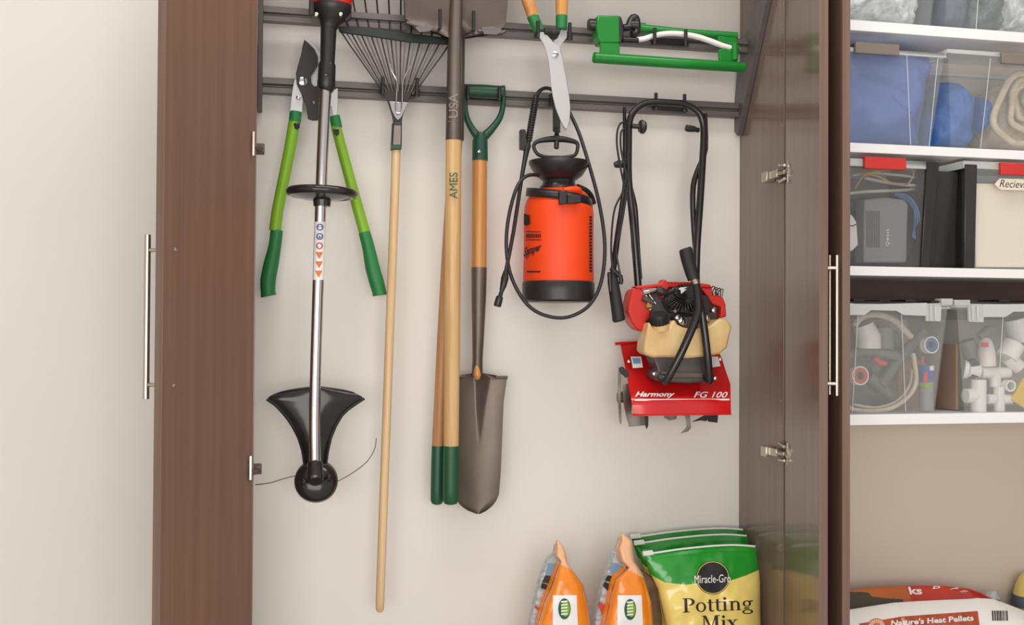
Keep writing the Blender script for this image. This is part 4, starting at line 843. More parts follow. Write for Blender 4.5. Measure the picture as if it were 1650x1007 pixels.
# bins
def bx(px, Y=2.452): return P(px, 520, Y).x
g_b = {}
def bin_(label, xl, xr, xlb, xrb, ytop, z0, body, rim, style, group, rib=()):
    t = thing('storage_bin', label, 'bin', ((bx(xl)+bx(xr))/2, 2.55, z0), group)
    zt = P((xl+xr)/2, ytop, 2.452).z; a, b, c, d = bx(xlb), bx(xrb), bx(xl), bx(xr); f0, f1 = 2.458, 2.45; k0, k1 = 2.655, 2.67; z0 = z0+.0005
    V = [Vector(p) for p in ((a, f0, z0), (b, f0, z0), (b, k0, z0), (a, k0, z0), (c, f1, zt), (d, f1, zt), (d, k1, zt), (c, k1, zt))]
    ctr = sum(V, Vector())/8; th = .0022
    I = [v+Vector((th if v.x < ctr.x else -th, th if v.y < ctr.y else -th, th if v.z < ctr.z else 0)) for v in V]
    mb = MB().add(V+I, [(0, 3, 2, 1), (0, 1, 5, 4), (1, 2, 6, 5), (2, 3, 7, 6), (3, 0, 4, 7), (8, 9, 10, 11), (8, 12, 13, 9), (9, 13, 14, 10), (10, 14, 15, 11), (11, 15, 12, 8),
                          (4, 5, 13, 12), (5, 6, 14, 13), (6, 7, 15, 14), (7, 4, 12, 15)])
    mb.build('bin_body', body, t)
    if rim:
        r = MB(); h = .010 if style != 'file' else .018; e = .004
        for (p, q) in ((4, 5), (5, 6), (6, 7), (7, 4)):
            lo = Vector((min(V[p].x, V[q].x)-e, min(V[p].y, V[q].y)-e, zt-h)); hi = Vector((max(V[p].x, V[q].x)+e, max(V[p].y, V[q].y)+e, zt+.001)); r.box(lo, hi)
        r.build('rim', rim, t, .002)
    for (x0, x1) in rib:
        pa = P(x0, ytop+6, 2.449); pb_ = P(x1, 520, 2.457); MB().tube([pa, (pb_.x, 2.4565, z0+.004)], .0012, 6).build('corner_rib', 'bin_rim', t)
    return t, zt
def latch(t, x0, x1, y0, y1, m, zt):
    a = P(x0, y0, 2.441); b = P(x1, y1, 2.441); zc = P((x0+x1)/2, y0, 2.441).z; zd = P((x0+x1)/2, y1, 2.441).z
    MB().box((a.x, 2.436, zd), (b.x, 2.446, zc)).box((a.x, 2.438, zc-.004), (b.x, 2.470, zc)).build('latch', m, t, .002)
# row 1
b1a, z_ = bin_('clear bin of white plastic bags on the top shelf', 1300, 1515, 1300, 1502, -110, SZ[0], 'bin_clear', 'bin_rim', 'clear', 'bins on the top shelf')
b1b, z_ = bin_('clear bin of dark fabric on the top shelf', 1532, 1780, 1524, 1760, -110, SZ[0], 'bin_clear', 'bin_rim', 'clear', 'bins on the top shelf', ((1583, 1573),))
# row 2
b2a, zt = bin_('clear bin with grey latch packed with folded blue tarpaulin', 1300, 1522, 1306, 1501, 80, SZ[1], 'bin_clear', 'bin_rim', 'clear', 'bins on the second shelf', ((1461, 1467), (1512, 1497)))
latch(b2a, 1377, 1448, 70, 88, 'latch_grey', zt)
b2b, zt = bin_('clear bin with grey latch holding a blue bundle and beige canvas', 1527, 1760, 1534, 1745, 88, SZ[1], 'bin_clear', 'bin_rim', 'clear', 'bins on the second shelf', ((1596, 1580),))
latch(b2b, 1613, 1690, 87, 105, 'latch_grey', zt)
# row 3
b3a, zt = bin_('smoky grey bin with red latch holding a modem and cables', 1338, 1507, 1343, 1490, 258, SZ[2], 'bin_smoke', 'bin_rim', 'file', 'bins on the third shelf')
latch(b3a, 1392, 1459, 254, 273, 'latch_red', zt)
b3b, zt = bin_('black bin with red latch and cream paper behind its clear front', 1553, 1745, 1570, 1740, 264, SZ[2], 'bin_clear', 'bin_rim', 'file', 'bins on the third shelf')
latch(b3b, 1611, 1690, 264, 283, 'latch_red', zt)
def frame(t, x0, x1, x0b, x1b, y0, z0, side):
    zt = P((x0+x1)/2, y0, 2.449).z
    mb = MB(); mb.hexa([(bx(x0b), 2.452, z0+.001), (bx(x1b), 2.452, z0+.001), (bx(x1b), 2.49, z0+.001), (bx(x0b), 2.49, z0+.001), (bx(x0), 2.444, zt), (bx(x1), 2.444, zt), (bx(x1), 2.49, zt), (bx(x0), 2.49, zt)])
    if side: mb.hexa([(bx(x0b), 2.46, z0+.001), (bx(x0b)+.004, 2.46, z0+.001), (bx(x0b)+.004, 2.655, z0+.001), (bx(x0b), 2.655, z0+.001), (bx(x0), 2.455, zt), (bx(x0)+.004, 2.455, zt), (bx(x0)+.004, 2.67, zt), (bx(x0), 2.67, zt)])
    mb.build('corner_frame', 'black_bin', t, .002)
frame(b3a, 1491, 1511, 1484, 1497, 261, SZ[2], False)
frame(b3b, 1552, 1572, 1554, 1571, 265, SZ[2], True)
MB().hexa([(bx(1504), 2.50, SZ[2]+.001), (bx(1556), 2.50, SZ[2]+.001), (bx(1556), 2.67, SZ[2]+.001), (bx(1504), 2.67, SZ[2]+.001), (bx(1512), 2.47, 1.452), (bx(1552), 2.47, 1.452), (bx(1552), 2.67, 1.452), (bx(1512), 2.67, 1.452)]).build('side_wall', 'black_bin', b3b, .002)
# row 4
b4a, zt4 = bin_('clear bin of grey pipe and hose on the lowest shelf', 1318, 1527, 1328, 1508, 490, SZ[3], 'bin_milk', 'bin_rim', 'tote', 'bins on the lowest shelf', ((1383, 1373), (1452, 1459)))
b4b, zt4b = bin_('clear bin of white pipe fittings on the lowest shelf', 1540, 1790, 1556, 1770, 491, SZ[3], 'bin_milk', 'bin_rim', 'tote', 'bins on the lowest shelf', ((1617, 1606),))
for t, L in ((b4a, [(20, 185), (105, 195), (520, 185), (520, 268), (375, 262), (330, 236), (170, 232), (130, 262), (20, 262)]), (b4b, [(870, 195), (1300, 190), (1300, 240), (1060, 242), (1010, 275), (870, 275)])):
    MB().prism([(1360+x/3.872, 440+y/3.872) for x, y in L], 2.440, .006).build('rim_apron', 'bin_rim', t, .0015)
for t, L in ((b4a, [(515, 190), (612, 186), (605, 302), (512, 300)]), (b4b, [(775, 196), (880, 198), (872, 308), (782, 304)])):
    xs = [p[0] for p in L]; mb = MB().prism([(1360+x/3.872, 440+y/3.872) for x, y in L], 2.443, .008)
    for f in (.3, .6): 
        x = lerp(xs[0], xs[1], f); mb.prism([(1360+(x-6)/3.872, 440+200/3.872), (1360+(x+6)/3.872, 440+200/3.872), (1360+(x+4)/3.872, 440+298/3.872), (1360+(x-4)/3.872, 440+298/3.872)], 2.436, .006)
    mb.build('latch_post', 'bin_rim', t, .0015)
MB().prism([(1517, 481), (1536, 481), (1535, 492), (1518, 493)], 2.436, .03).build('rim_corner', 'bin_rim', b4a, .002)
MB().prism([(1538, 483), (1564, 483), (1564, 492), (1539, 492)], 2.437, .03).build('rim_corner', 'bin_rim', b4b, .002)
def lid(t, x0, x1, zt):
    mb = MB().box((bx(x0), 2.446, zt+.0015), (bx(x1), 2.664, zt+.006)); 
    for k in range(5): x = lerp(bx(x0), bx(x1), (k+.5)/5); mb.box((x-.014, 2.448, zt+.006), (x+.014, 2.664, zt+.010+.002*(k % 2)))
    mb.build('lid', 'black_bin', t, .001)
lid(b4a, 1318, 1528, zt4); lid(b4b, 1540, 1790, zt4b)
# ---- contents
def lump(name, m, label, cat, pts, Yf, dep, amp=.006, fr=25, seed=0, z0=None, parent=None, group=None, bev=.006):
    # a soft solid: rounded, wrinkled body grown from its own outline
    c = Vector((sum(p[0] for p in pts)/len(pts), sum(p[1] for p in pts)/len(pts), 0)); n = len(pts); K = 72
    per = []
    for k in range(K):
        t = k/K*n; i = int(t); f = t-i; g = lambda q: Vector((*pts[q % n], 0)); a, b, c2, d = g(i-1), g(i), g(i+1), g(i+2)
        per.append(.5*((2*b)+(c2-a)*f+(2*a-5*b+4*c2-d)*f*f+(3*b-a-3*c2+d)*f**3))
    mb = MB()
    def fn(u, v):
        p = per[int(round(u*K)) % K]; s = math.sin(v*math.pi/2)**.8 if v <= 1 else math.sin((2-v)*math.pi/2)**.6
        q = c+(p-c)*s; w = P(q.x, q.y, Yf)
        Y = Yf+dep/2-(math.cos(v*math.pi/2) if v <= 1 else -math.cos((2-v)*math.pi/2))*dep/2
        w = P(q.x, q.y, Yf); nn = noise.fractal(Vector((w.x*fr, w.z*fr, Y*fr+seed)), 1, 2, 4)+.9*noise.ridged_multi_fractal(Vector((w.x*fr*.7+w.z*8, w.z*fr*.4, seed)), 1, 2, 3, 1, 2)
        w.y = max(2.4625, Y+.026-nn*amp*1.7)
        if z0 is not None: w.z = max(w.z, z0+.004)
        return w
    mb.grid(lambda u, v: fn(u, v*2), K, 40)
    o = mb.build(name, m, parent, sharp=70, loc=None if parent else P(c.x, c.y, Yf+dep/2))
    if label: tag(o, label, cat, group)
    return o
r1 = lambda L: [(1360+x/4.0276, y/4.0276) for x, y in L]
lump('plastic_bag', 'clear_bag', 'crumpled white plastic bags filling the left bin on the top shelf', 'plastic bag', r1([(-180, -300), (200, -330), (500, -280), (560, -100), (555, 60), (530, 140), (300, 135), (0, 120), (-180, 110)]), 2.47, .16, .01, 30, 1, SZ[0])
lump('fabric_bundle', 'slate_cloth', 'slate blue fabric at the left of the top shelf bin', 'fabric', r1([(670, -200), (800, -240), (880, -150), (885, 60), (870, 165), (760, 168), (690, 158), (680, 0)]), 2.475, .15, .006, 20, 2, SZ[0])
lump('fabric_bundle', 'teal_cloth', 'grey green crinkled plastic in the right bin on the top shelf', 'fabric', r1([(895, -200), (1000, -240), (1090, -160), (1095, 40), (1080, 180), (960, 180), (890, 170), (880, 20)]), 2.475, .15, .01, 30, 3, SZ[0])
lump('plastic_bag', 'clear_bag', 'pale pinkish plastic bag at the right edge of the top shelf', 'plastic bag', r1([(1110, -200), (1300, -240), (1500, -160), (1500, 40), (1400, 205), (1200, 205), (1095, 190), (1090, 100)]), 2.475, .15, .01, 35, 4, SZ[0])
lump('blue_tarpaulin', 'blue_cloth', 'folded blue tarpaulin filling the left bin on the second shelf', 'tarpaulin', r1([(-200, 280), (70, 250), (330, 270), (500, 310), (640, 345), (625, 500), (600, 700), (575, 915), (540, 925), (200, 918), (-200, 900), (-220, 600)]), 2.486, .15, .016, 11, 5, SZ[1])
lump('blue_bundle', 'blue_bundle', 'wrinkled bright blue plastic bundle in the second shelf bin', 'bundle', r1([(700, 525), (770, 488), (860, 510), (920, 580), (925, 640), (930, 780), (915, 900), (860, 950), (660, 950), (655, 860), (650, 740), (680, 640)]), 2.47, .15, .006, 32, 6, SZ[1])
lump('blue_bundle', 'blue_bundle', 'small blue plastic bundle touching the beige canvas', 'bundle', r1([(940, 600), (1000, 630), (1012, 700), (995, 810), (945, 850), (925, 780), (925, 680)]), 2.50, .10, .005, 30, 7, SZ[1])
cv_ = thing('canvas_roll', 'folded beige canvas sheet at the right of the second shelf', 'canvas', P(1640, 236, 2.56))
for k, (a, b) in enumerate([((1150, 720), (170, 225)), ((1190, 690), (140, 170)), ((1215, 670), (100, 120)), ((1230, 655), (55, 70))]):
    L = r1([(a[0]+b[0]*math.cos(t)*(1+.16*math.sin(3*t+k*1.3))+18*math.sin(k*2.1), a[1]+b[1]*math.sin(t)*(1+.08*math.cos(4*t+k))) for t in [math.radians(78+i*13) for i in range(18)]])
    o = MB().T([(x, min(y, 237-(5-k)), 2.50+.012*k, 5.6) for x, y in L], 10, 3).build('fold', 'beige_hose', cv_)
lump('fold_core', 'beige_hose', None, None, r1([(1010, 620), (1060, 540), (1140, 510), (1300, 520), (1300, 940), (1060, 945), (990, 930), (985, 850), (1010, 740)]), 2.53, .12, .006, 25, 8, SZ[1], parent=cv_)
# row 3
q3 = lambda L: [(1360+x/4.379, 230+y/4.379) for x, y in L]
md = thing('modem', 'grey upright modem with white lettering inside the smoky bin', 'modem', P(1428, 425, 2.5))
mo = MB().prism(q3([(145, 400), (300, 385), (430, 400), (455, 440), (450, 600), (445, 845), (140, 845)]), 2.478, .045).build('case', 'modem_grey', md, .004)
mb = MB()
for k in range(9): mb.prism(q3([(160+k*11, 480), (163+k*11, 480), (163+k*11, 740), (160+k*11, 740)]), 2.4765, .001)
mb.build('vent_slots', 'cast_metal', mo)
text('lettering', 'Qwest', [q3([(322, 725)])[0], q3([(322, 610)])[0], q3([(292, 610)])[0], q3([(292, 725)])[0]], flat_at(2.4765), 'ink_white', mo, .015, space=1.25)
def cord(name, m, label, pts, r, Y0=2.49, group=None, cat='cable'):
    o = MB().T([(x, y, Y0+(.012*math.sin(i*1.7)), r) for i, (x, y) in enumerate(pts)], 8, 5).build(name, m, None, loc=P(pts[0][0], pts[0][1], Y0)); return tag(o, label, cat, group)
cord('cable', 'cable_yellow', 'thin yellow cable looping across the top of the smoky bin', q3([(80, 320), (110, 270), (150, 225), (250, 200), (380, 185), (470, 185), (490, 225), (460, 280), (420, 295), (330, 280), (260, 245), (190, 225), (110, 225)]), 1.3, 2.475)
cord('cable', 'cable_white', 'thick white cable lying across the smoky bin above the modem', q3([(-60, 370), (60, 355), (160, 345), (300, 340), (420, 335), (540, 320), (560, 300), (480, 300), (360, 290), (250, 270), (150, 250)]), 2.6, 2.515)
cord('cable', 'cable_white', 'white cable under the red latch of the smoky bin', q3([(60, 230), (200, 215), (350, 225), (470, 240), (550, 265)]), 2.2, 2.53)
for k, (a, lb) in enumerate(((0, 'outer blue cable strand curling round the modem'), (14, 'middle blue cable strand curling round the modem'), (28, 'inner blue cable strand curling round the modem'))):
    cord('cable', 'cable_blue', lb, q3([(365-a*.2, 360+a*.3), (440-a*.3, 370+a), (500-a*.6, 430+a*.7), (530-a, 510), (525-a, 600), (500-a*.6, 680-a*.5)]), 1.5, 2.472+.004*k)
ad = thing('power_adapter', 'white power adapter at the left edge of the smoky bin', 'adapter', P(1376, 405, 2.5))
MB().prism(q3([(-30, 500), (60, 508), (92, 560), (104, 720), (60, 765), (-30, 770)]), 2.475, .04).build('housing', 'white_plastic', ad, .004)
MB().T([(1366, 362, 2.474, .9), (1374, 364, 2.474, .9), (1381, 360, 2.476, .9)], 6, 2).build('seam_band', 'black_plastic', ad)
lump('cable_pile', 'slate_cloth', 'dark tangled pile behind the grey modem', 'cable pile', q3([(-100, 430), (100, 380), (300, 370), (500, 400), (530, 600), (510, 840), (0, 840), (-100, 800)]), 2.53, .11, .008, 28, 12, SZ[2])
pp = MB().prism(q3([(922, 285), (1060, 288), (1100, 300), (1500, 300), (1500, 880), (930, 878)]), 2.466, .02)
tag(pp.build('cream_folder', 'paper_cream', None, .002, loc=P(1620, 428, 2.47)), 'cream folder filling the black framed bin', 'folder')
tg = thing('label_tag', 'cream handwritten tag hanging under the right red latch', 'tag', P(1630, 306, 2.445))
MB().prism(q3([(1064, 292), (1090, 262), (1100, 252), (1400, 258), (1400, 340), (1110, 332), (1092, 322)]), 2.4425, .003).build('card', 'paper_cream', tg, .0006)
text('handwriting', 'Recievable', [q3([(1098, 312)])[0], q3([(1370, 325)])[0], q3([(1370, 272)])[0], q3([(1098, 260)])[0]], flat_at(2.4418), 'ink_black', tg, -.005, .3)
# row 4
q4 = lambda L: [(1360+x/3.872, 440+y/3.872) for x, y in L]
g4 = 'pipe and hose pieces in the lowest left bin'
def t4(name, m, label, pts, r, Y0=2.52, cat='hose', smooth=6, group=None):
    o = MB().T([(x, y, Y0, r) for x, y in q4(pts)], 12, smooth).build(name, m, None, loc=P(*q4(pts)[0], Y0)); return tag(o, label, cat, group)
t4('hose', 'beige_hose', 'beige hose arching under the rim of the lowest left bin', [(60, 330), (120, 270), (220, 260), (320, 300), (390, 370), (420, 400)], 5.5, 2.54)
t4('hose', 'beige_hose', 'slim beige tube sweeping along the bottom of the lowest left bin', [(-40, 800), (60, 850), (180, 860), (300, 840), (400, 770), (450, 680), (440, 560), (430, 500)], 3.6, 2.495)
t4('hose', 'beige_hose', 'second slim beige tube curving inside the bottom one', [(60, 820), (200, 840), (330, 800), (410, 700), (425, 600)], 2.6, 2.51)
t4('grey_pipe', 'grey_pvc', 'long grey pipe slanting across the lowest left bin', [(230, 700), (300, 600), (400, 470), (500, 370)], 9, 2.56, 'pipe', 0)
t4('grey_pipe', 'grey_pvc', 'short grey pipe bend at the left of the lowest left bin', [(20, 520), (120, 490), (240, 500), (330, 520)], 8, 2.545, 'pipe', 4)
t4('grey_pipe', 'grey_pvc', 'dark grey pipe lying low among the hoses', [(150, 640), (220, 700), (300, 760), (330, 820)], 10, 2.57, 'pipe', 0)
o = MB().T([(*q4([(250, 340)])[0], 2.55, 15), (*q4([(255, 470)])[0], 2.55, 14)], 24).build('grey_coupling', 'grey_pvc', None, loc=P(*q4([(250, 470)])[0], 2.55)); tag(o, 'upright grey pipe coupling under the beige hose', 'fitting')
o = MB().T([(*q4([(120, 320)])[0], 2.55, 16), (*q4([(150, 400)])[0], 2.55, 20), (*q4([(150, 470)])[0], 2.55, 20)], 24).build('clear_cup', 'white_plastic', None, loc=P(*q4([(150, 470)])[0], 2.55)); tag(o, 'pale plastic cup at the upper left of the lowest left bin', 'cup')
o = MB().T([(*q4([(190, 525)])[0], 2.50, 4), (*q4([(225, 560)])[0], 2.50, 5), (*q4([(262, 562)])[0], 2.50, 4)], 10, 3).build('red_cap', 'latch_red', None, loc=P(*q4([(225, 560)])[0], 2.5)); tag(o, 'small red plastic piece among grey pipes', 'plastic piece')
def tape(x, y, r, m, label):
    t = thing('tape_roll', label, 'tape roll', P(*q4([(x, y)])[0], 2.49)); b = P(*q4([(x, y)])[0], 2.475); k = M(1/3.872, 2.47)
    MB().lathe(b, (0.05, -1, .05), [(k*r, -.02), (k*r, 0), (k*(r-8), 0), (k*(r-8), -.02)], 32, caps=False).build('outer_band', 'white_plastic', t)
    MB().lathe(b, (0.05, -1, .05), [(k*(r-8), -.018), (k*(r-8), -.001), (k*r*.45, -.001), (k*r*.45, -.018)], 32, caps=False).build('tape', m, t)
    MB().lathe(b, (0.05, -1, .05), [(k*r*.45, -.02), (k*r*.45, -.004), (k*r*.38, -.004), (k*r*.38, -.02)], 24, caps=False).build('core', 'grey_pvc', t)
tape(548, 448, 58, 'tape_blue', 'round roll of blue tape with white rim in lowest left bin'); tape(103, 640, 64, 'tape_red', 'round roll of rust red tape with white rim in lowest left bin')
cn = thing('slim_bottle', 'dark slim bottle with blue, red and green label in lowest left bin', 'bottle', P(*q4([(512, 860)])[0], 2.5))
MB().T([(*q4([(512, 862)])[0], 2.50, 11), (*q4([(512, 705)])[0], 2.50, 11), (*q4([(512, 690)])[0], 2.50, 9)], 20).build('bottle_body', 'modem_grey', cn)
MB().T([(*q4([(512, 712)])[0], 2.50, 11.4), (*q4([(512, 680)])[0], 2.50, 11.4)], 20).build('label_band', 'green_lime', cn)
MB().T([(*q4([(512, 682)])[0], 2.50, 11.3), (*q4([(512, 575)])[0], 2.50, 11.3)], 20).build('label_band', 'tape_blue', cn)
MB().prism(q4([(498, 622), (522, 620), (522, 688), (496, 688)]), 2.482, .002).build('label_print', 'latch_red', cn)
MB().prism(q4([(535, 580), (562, 578), (562, 608), (535, 608)]), 2.482, .002).build('label_print', 'ink_white', cn)
MB().T([(*q4([(490, 578)])[0], 2.5, 3), (*q4([(490, 520)])[0], 2.5, 3)], 10).build('nozzle_stem', 'tape_red', cn)
o = MB().prism(q4([(345, 600), (395, 520), (520, 560), (480, 860), (330, 860), (340, 700)]), 2.60, .03).build('cardboard_piece', 'cardboard', None, .002, loc=P(*q4([(410, 860)])[0], 2.62)); tag(o, 'brown cardboard behind the beige hose in lowest left bin', 'cardboard')
lump('hose_pile', 'grey_pvc', 'dark grey tangle of hose at the back of lowest left bin', 'hose', q4([(-120, 380), (60, 300), (300, 330), (420, 420), (380, 640), (330, 860), (0, 860), (-120, 800)]), 2.58, .08, .008, 25, 14, SZ[3])
# fittings bin
gf = 'white pipe fittings in the lowest right bin'
def fitting(name, label, segs, Y0=2.505, m='pvc_white'):
    mb = MB()
    for (a, b, r) in segs:
        A, B = q4([a])[0], q4([b])[0]
        mb.T([(*A, Y0, r*1.0), (*B, Y0, r*1.0)], 22)
        d = (B[0]-A[0], B[1]-A[1]); l = math.hypot(*d) or 1
    mb_o = mb.build(name, m, None, .001, loc=P(*q4([segs[0][0]])[0], Y0)); return tag(mb_o, label, 'pipe fitting', gf)
fitting('tee_fitting', 'white tee fitting standing at the front left of its bin', [((838, 664), (838, 866), 12.2), ((756, 765), (838, 765), 11.6)], 2.485)
fitting('tee_fitting', 'white tee fitting lying across the top of the others', [((850, 620), (1026, 622), 9.4), ((940, 620), (942, 710), 9.4)], 2.50)
fitting('cross_fitting', 'white cross fitting beside the front tee', [((965, 708), (968, 862), 8.8), ((892, 786), (1042, 786), 8)], 2.485)
fitting('elbow_fitting', 'large white elbow at the right of the bin', [((1060, 440), (1010, 530), 18), ((1020, 520), (1090, 590), 12)], 2.49)
fitting('wide_fitting', 'wide white pipe end at the right edge of the frame', [((1070, 280), (1110, 420), 20), ((1100, 350), (1250, 380), 22)], 2.53)
o = MB().lathe(P(*q4([(1042, 704)])[0], 2.47), (0, -1, 0), [(M(10.5, 2.47), -.02), (M(10.5, 2.47), 0), (M(7.5, 2.47), 0), (M(7.5, 2.47), -.02)], 28, caps=False).build('pipe_ring', 'pvc_white', None, loc=P(*q4([(1042, 704)])[0], 2.48)); tag(o, 'open white pipe ring facing forward', 'pipe fitting', gf)
o = MB().T([(*q4([(745, 600)])[0], 2.50, 15), (*q4([(775, 605)])[0], 2.495, 14)], 22).T([(*q4([(770, 604)])[0], 2.495, 12), (*q4([(840, 612)])[0], 2.49, 12)], 20).build('pipe_bushing', 'pvc_white', None, .001, loc=P(*q4([(760, 650)])[0], 2.5)); tag(o, 'short white bushing at the left side of the bin', 'pipe fitting', gf)
o = MB().prism(q4([(790, 560), (820, 530), (850, 560), (850, 650), (800, 660)]), 2.478, .02).build('black_bushing', 'black_plastic', None, .003, loc=P(*q4([(820, 650)])[0], 2.49)); tag(o, 'black bushing wedged between white fittings', 'pipe fitting')
jb = thing('glue_bottle', 'small clear bottle with red and white label among fittings', 'bottle', P(*q4([(890, 580)])[0], 2.5))
MB().T([(*q4([(892, 580)])[0], 2.50, 14), (*q4([(888, 500)])[0], 2.50, 14), (*q4([(885, 440)])[0], 2.505, 11), (*q4([(883, 420)])[0], 2.51, 8)], 22).build('bottle_body', 'white_film', jb)
MB().T([(*q4([(895, 572)])[0], 2.495, 10), (*q4([(893, 512)])[0], 2.495, 10)], 18).build('contents', 'brass', jb)
MB().prism(q4([(862, 432), (902, 434), (902, 462), (862, 460)]), 2.474, .003).build('label_print', 'latch_red', jb)
MB().T([(*q4([(840, 400)])[0], 2.51, 6), (*q4([(905, 350)])[0], 2.51, 8), (*q4([(912, 330)])[0], 2.51, 7)], 14, 2).build('bottle_cap', 'grey_pvc', jb)
fitting('grey_fitting', 'round grey fitting behind the bushing', [((765, 420), (800, 530), 13), ], 2.53, 'grey_pvc')
o = MB().prism(q4([(1045, 790), (1125, 655), (1200, 640), (1200, 850), (1125, 842)]), 2.468, .01).build('yellow_tag', 'yellow_plastic', None, .002, loc=P(*q4([(1100, 850)])[0], 2.47)); tag(o, 'yellow plastic piece at the lower right of the bin', 'plastic piece')
o = MB().box((bx(1556)+.006, 2.50, SZ[3]+.004), (bx(1556)+.012, 2.64, SZ[3]+.17)).build('cardboard_sheet', 'cardboard', None, .001, loc=(bx(1560), 2.57, SZ[3]+.004)); tag(o, 'brown cardboard sheet lining the side of the fittings bin', 'cardboard')
# ---------------------------------------------------------------- sacks on the cabinet floor at the right
q5 = lambda x, y: (1350+x/5.5, 880+y/5.5)
def sack(name, label, top, Y0, th, mats, cfn, z0, seed, wr=.006):
    x0, x1 = top[0][0], top[-1][0]; t = thing(name, label, 'bag', Vector((P((x0+x1)/2, 980, Y0).x, Y0, z0)))
    def front(u, v):
        x = lerp(x0, x1, u); yt = pl(top, x); p = P(x, yt, Y0); z = lerp(p.z, z0, v); b = th*math.sin(min(1, v/.35)*math.pi/2)**.8*max(0, 1-(2*u-1)**6)**.5
        n = noise.fractal(Vector((x*.02, z*9, seed)), 1, 2, 2)*wr
        s = (Y0-b)/Y0
        return Vector((p.x, Y0-b-n*(b/th), z))
    def back(u, v):
        q = front(u, v); q.y = Y0+(Y0-q.y)*.8; return q
    def cf(u, v):
        p = front(u, v); d = p-CAM; k = FPX/d.dot(Fw); return cfn(825+k*d.dot(Rt), 503.5-k*d.dot(Up))
    ob = MB().grid(front, 220, 200, cf).grid(back, 40, 20, flip=True).build('bag_body', mats, t, sharp=60, normals=False)
    def sf(x, y, lift=.0012):
        # ray march onto the front surface
        best = None
        for k in range(160):
            Y = Y0-th-.012+k*(th+.012)/160; p = P(x, y, Y); u = (p.x-P(x0, 980, Y0).x)/(P(x1, 980, Y0).x-P(x0, 980, Y0).x)
            xx = lerp(x0, x1, min(1, max(0, u))); zt = P(xx, pl(top, xx), Y0).z; v = (zt-p.z)/(zt-z0)
            if 0 <= v <= 1 and front(min(1, max(0, u)), v).y <= Y: return p-(p-CAM).normalized()*lift
        return P(x, y, Y0-th)
    return t, ob, sf
tp = [(1300, 962), (1340, 954), (1375, 951), (1400, 947.5), (1440, 945), (1480, 943.5), (1520, 944), (1560, 948), (1580, 955), (1600, 966), (1615, 976)]
def rc_(x, y):
    if y > pl([(1300, 953), (1388, 953.5), (1400, 955), (1405, 961), (1430, 964), (1455, 965.5), (1460, 990)], x): return 2
    return 1 if x < 1462+(y-950)*.4 else 0
rs, rb, rsf = sack('smoking_pellet_bag', 'glossy red and amber sack lying behind the white pellet sack', tp, 2.60, .035, ['red_film', 'amber_film', 'olive_film'], rc_, BOT, 3)
ff = lambda x, y: rsf(x, y, .001)
text('lettering', 'ks', [q5(640, 428), q5(750, 428), q5(740, 360), q5(620, 360)], lambda x, y: rsf(x, y, .0015), 'ink_white', rb, .03)
text('lettering', 'D', [q5(840, 378), q5(900, 376), q5(915, 352), q5(850, 352)], lambda x, y: rsf(x, y, .0015), 'ink_white', rb, .04)
text('lettering', 'A', [q5(990, 385), q5(1060, 380), q5(1120, 365), q5(1010, 362)], lambda x, y: rsf(x, y, .0015), 'ink_white', rb, .04)
text('lettering', '*', [q5(1085, 425), q5(1160, 415), q5(1150, 390), q5(1080, 395)], lambda x, y: rsf(x, y, .0015), 'ink_white', rb, .05)
tp2 = [(1300, 990), (1340, 985), (1370, 982), (1400, 977), (1440, 971), (1480, 968.5), (1520, 966.5), (1560, 965), (1575, 963.5), (1600, 965), (1625, 974), (1650, 984), (1700, 1000), (1730, 1012)]
ws, wb, wsf = sack('heat_pellet_bag', 'white pellet sack with rust red lettered banner at the lower right', tp2, 2.51, .055, ['white_film'], lambda x, y: 0, BOT, 9)
def on(l): return lambda x, y: wsf(x, y, l)
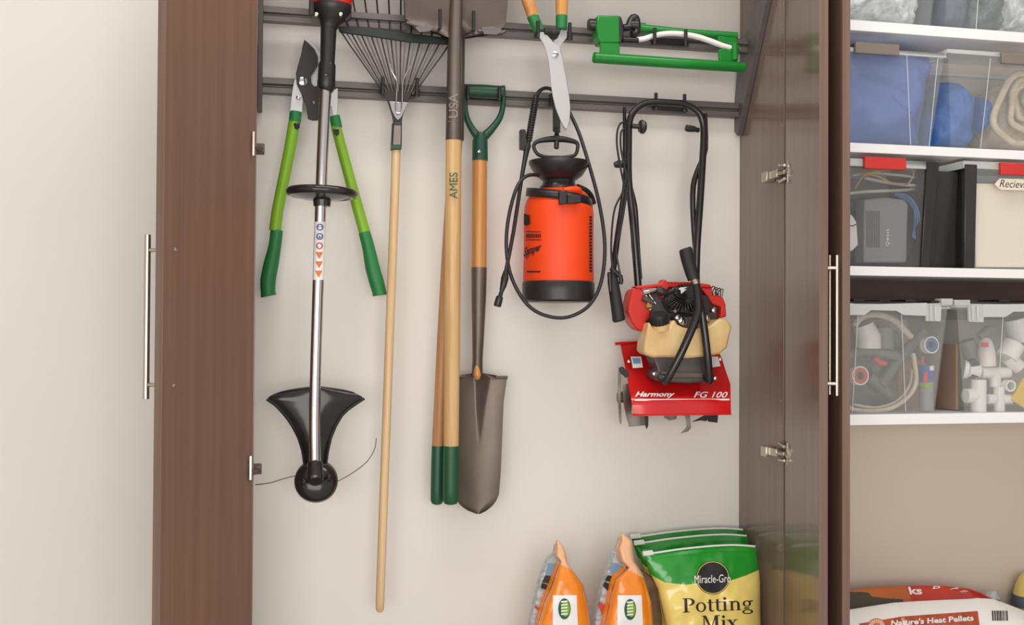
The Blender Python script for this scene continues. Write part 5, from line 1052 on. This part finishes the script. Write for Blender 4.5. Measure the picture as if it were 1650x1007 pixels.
mb = MB(); patch(mb, [q5(190, 760), q5(1262, 740), q5(1240, 575), q5(545, 625)], on(.0016), 90, 20); bn = mb.build('banner', 'banner_rust', wb, normals=False)
mb = MB(); patch(mb, [q5(190, 800), q5(560, 770), q5(548, 628), q5(190, 685)], on(.0013), 40, 20); mb.build('banner', 'banner_rust', wb, normals=False)
text('lettering', "Nature's Heat Pellets", [q5(470, 708), q5(1205, 660), q5(1200, 608), q5(475, 655)], on(.0028), 'ink_white', bn, .03)
mb = MB(); cx, cy = q5(345, 705)
mb.grid(lambda u, v: wsf(cx+14*v*math.cos(math.pi*u), cy-12*v*math.sin(math.pi*u), .0024), 30, 6); sn = mb.build('sunburst', 'ink_orange', wb, normals=False)
mb = MB()
for k in range(9):
    a = math.pi*(k+.5)/9; c_, s_ = math.cos(a), math.sin(a)
    fan(mb, [(cx+6*c_-.5*s_, cy-5*s_-.5*c_), (cx+12*c_-.9*s_, cy-10.5*s_-.9*c_), (cx+12*c_+.9*s_, cy-10.5*s_+.9*c_), (cx+6*c_+.5*s_, cy-5*s_+.5*c_)], on(.0034))
mb.build('sun_rays', 'ink_white', sn, normals=False)
mb = MB(); random.seed(5); x = 1370
while x < 1500:
    w = random.choice((5, 8, 12)); fan(mb, [q5(x, 660), q5(x+w, 660), q5(x+w-4, 572), q5(x-4, 570)], on(.0022)); x += w+random.choice((5, 8))
mb.build('barcode', 'ink_black', wb, normals=False)
jr = thing('printed_bag', 'yellow and dark blue printed bag at the far right edge', 'bag', P(1660, 990, 2.62))
MB().T([(1662, 1100, 2.63, 30), (1660, 984, 2.63, 28), (1660, 955, 2.63, 25), (1662, 935, 2.63, 20), (1664, 925, 2.63, 12)], 28, 2).build('bag_body', 'yellow_film', jr)
MB().T([(1660, 976, 2.63, 28.8), (1660, 958, 2.63, 26.8)], 28).build('label_band', 'slate_cloth', jr)
# split the two-piece tuft of paper behind the sack
lump('crumpled_wrapper', 'clear_bag', 'small crumpled clear wrapper beside the white pellet sack', 'wrapper', [(1603, 966), (1610, 958), (1616, 956), (1620, 964), (1624, 972), (1612, 974)], 2.58, .03, .002, 60, 21)
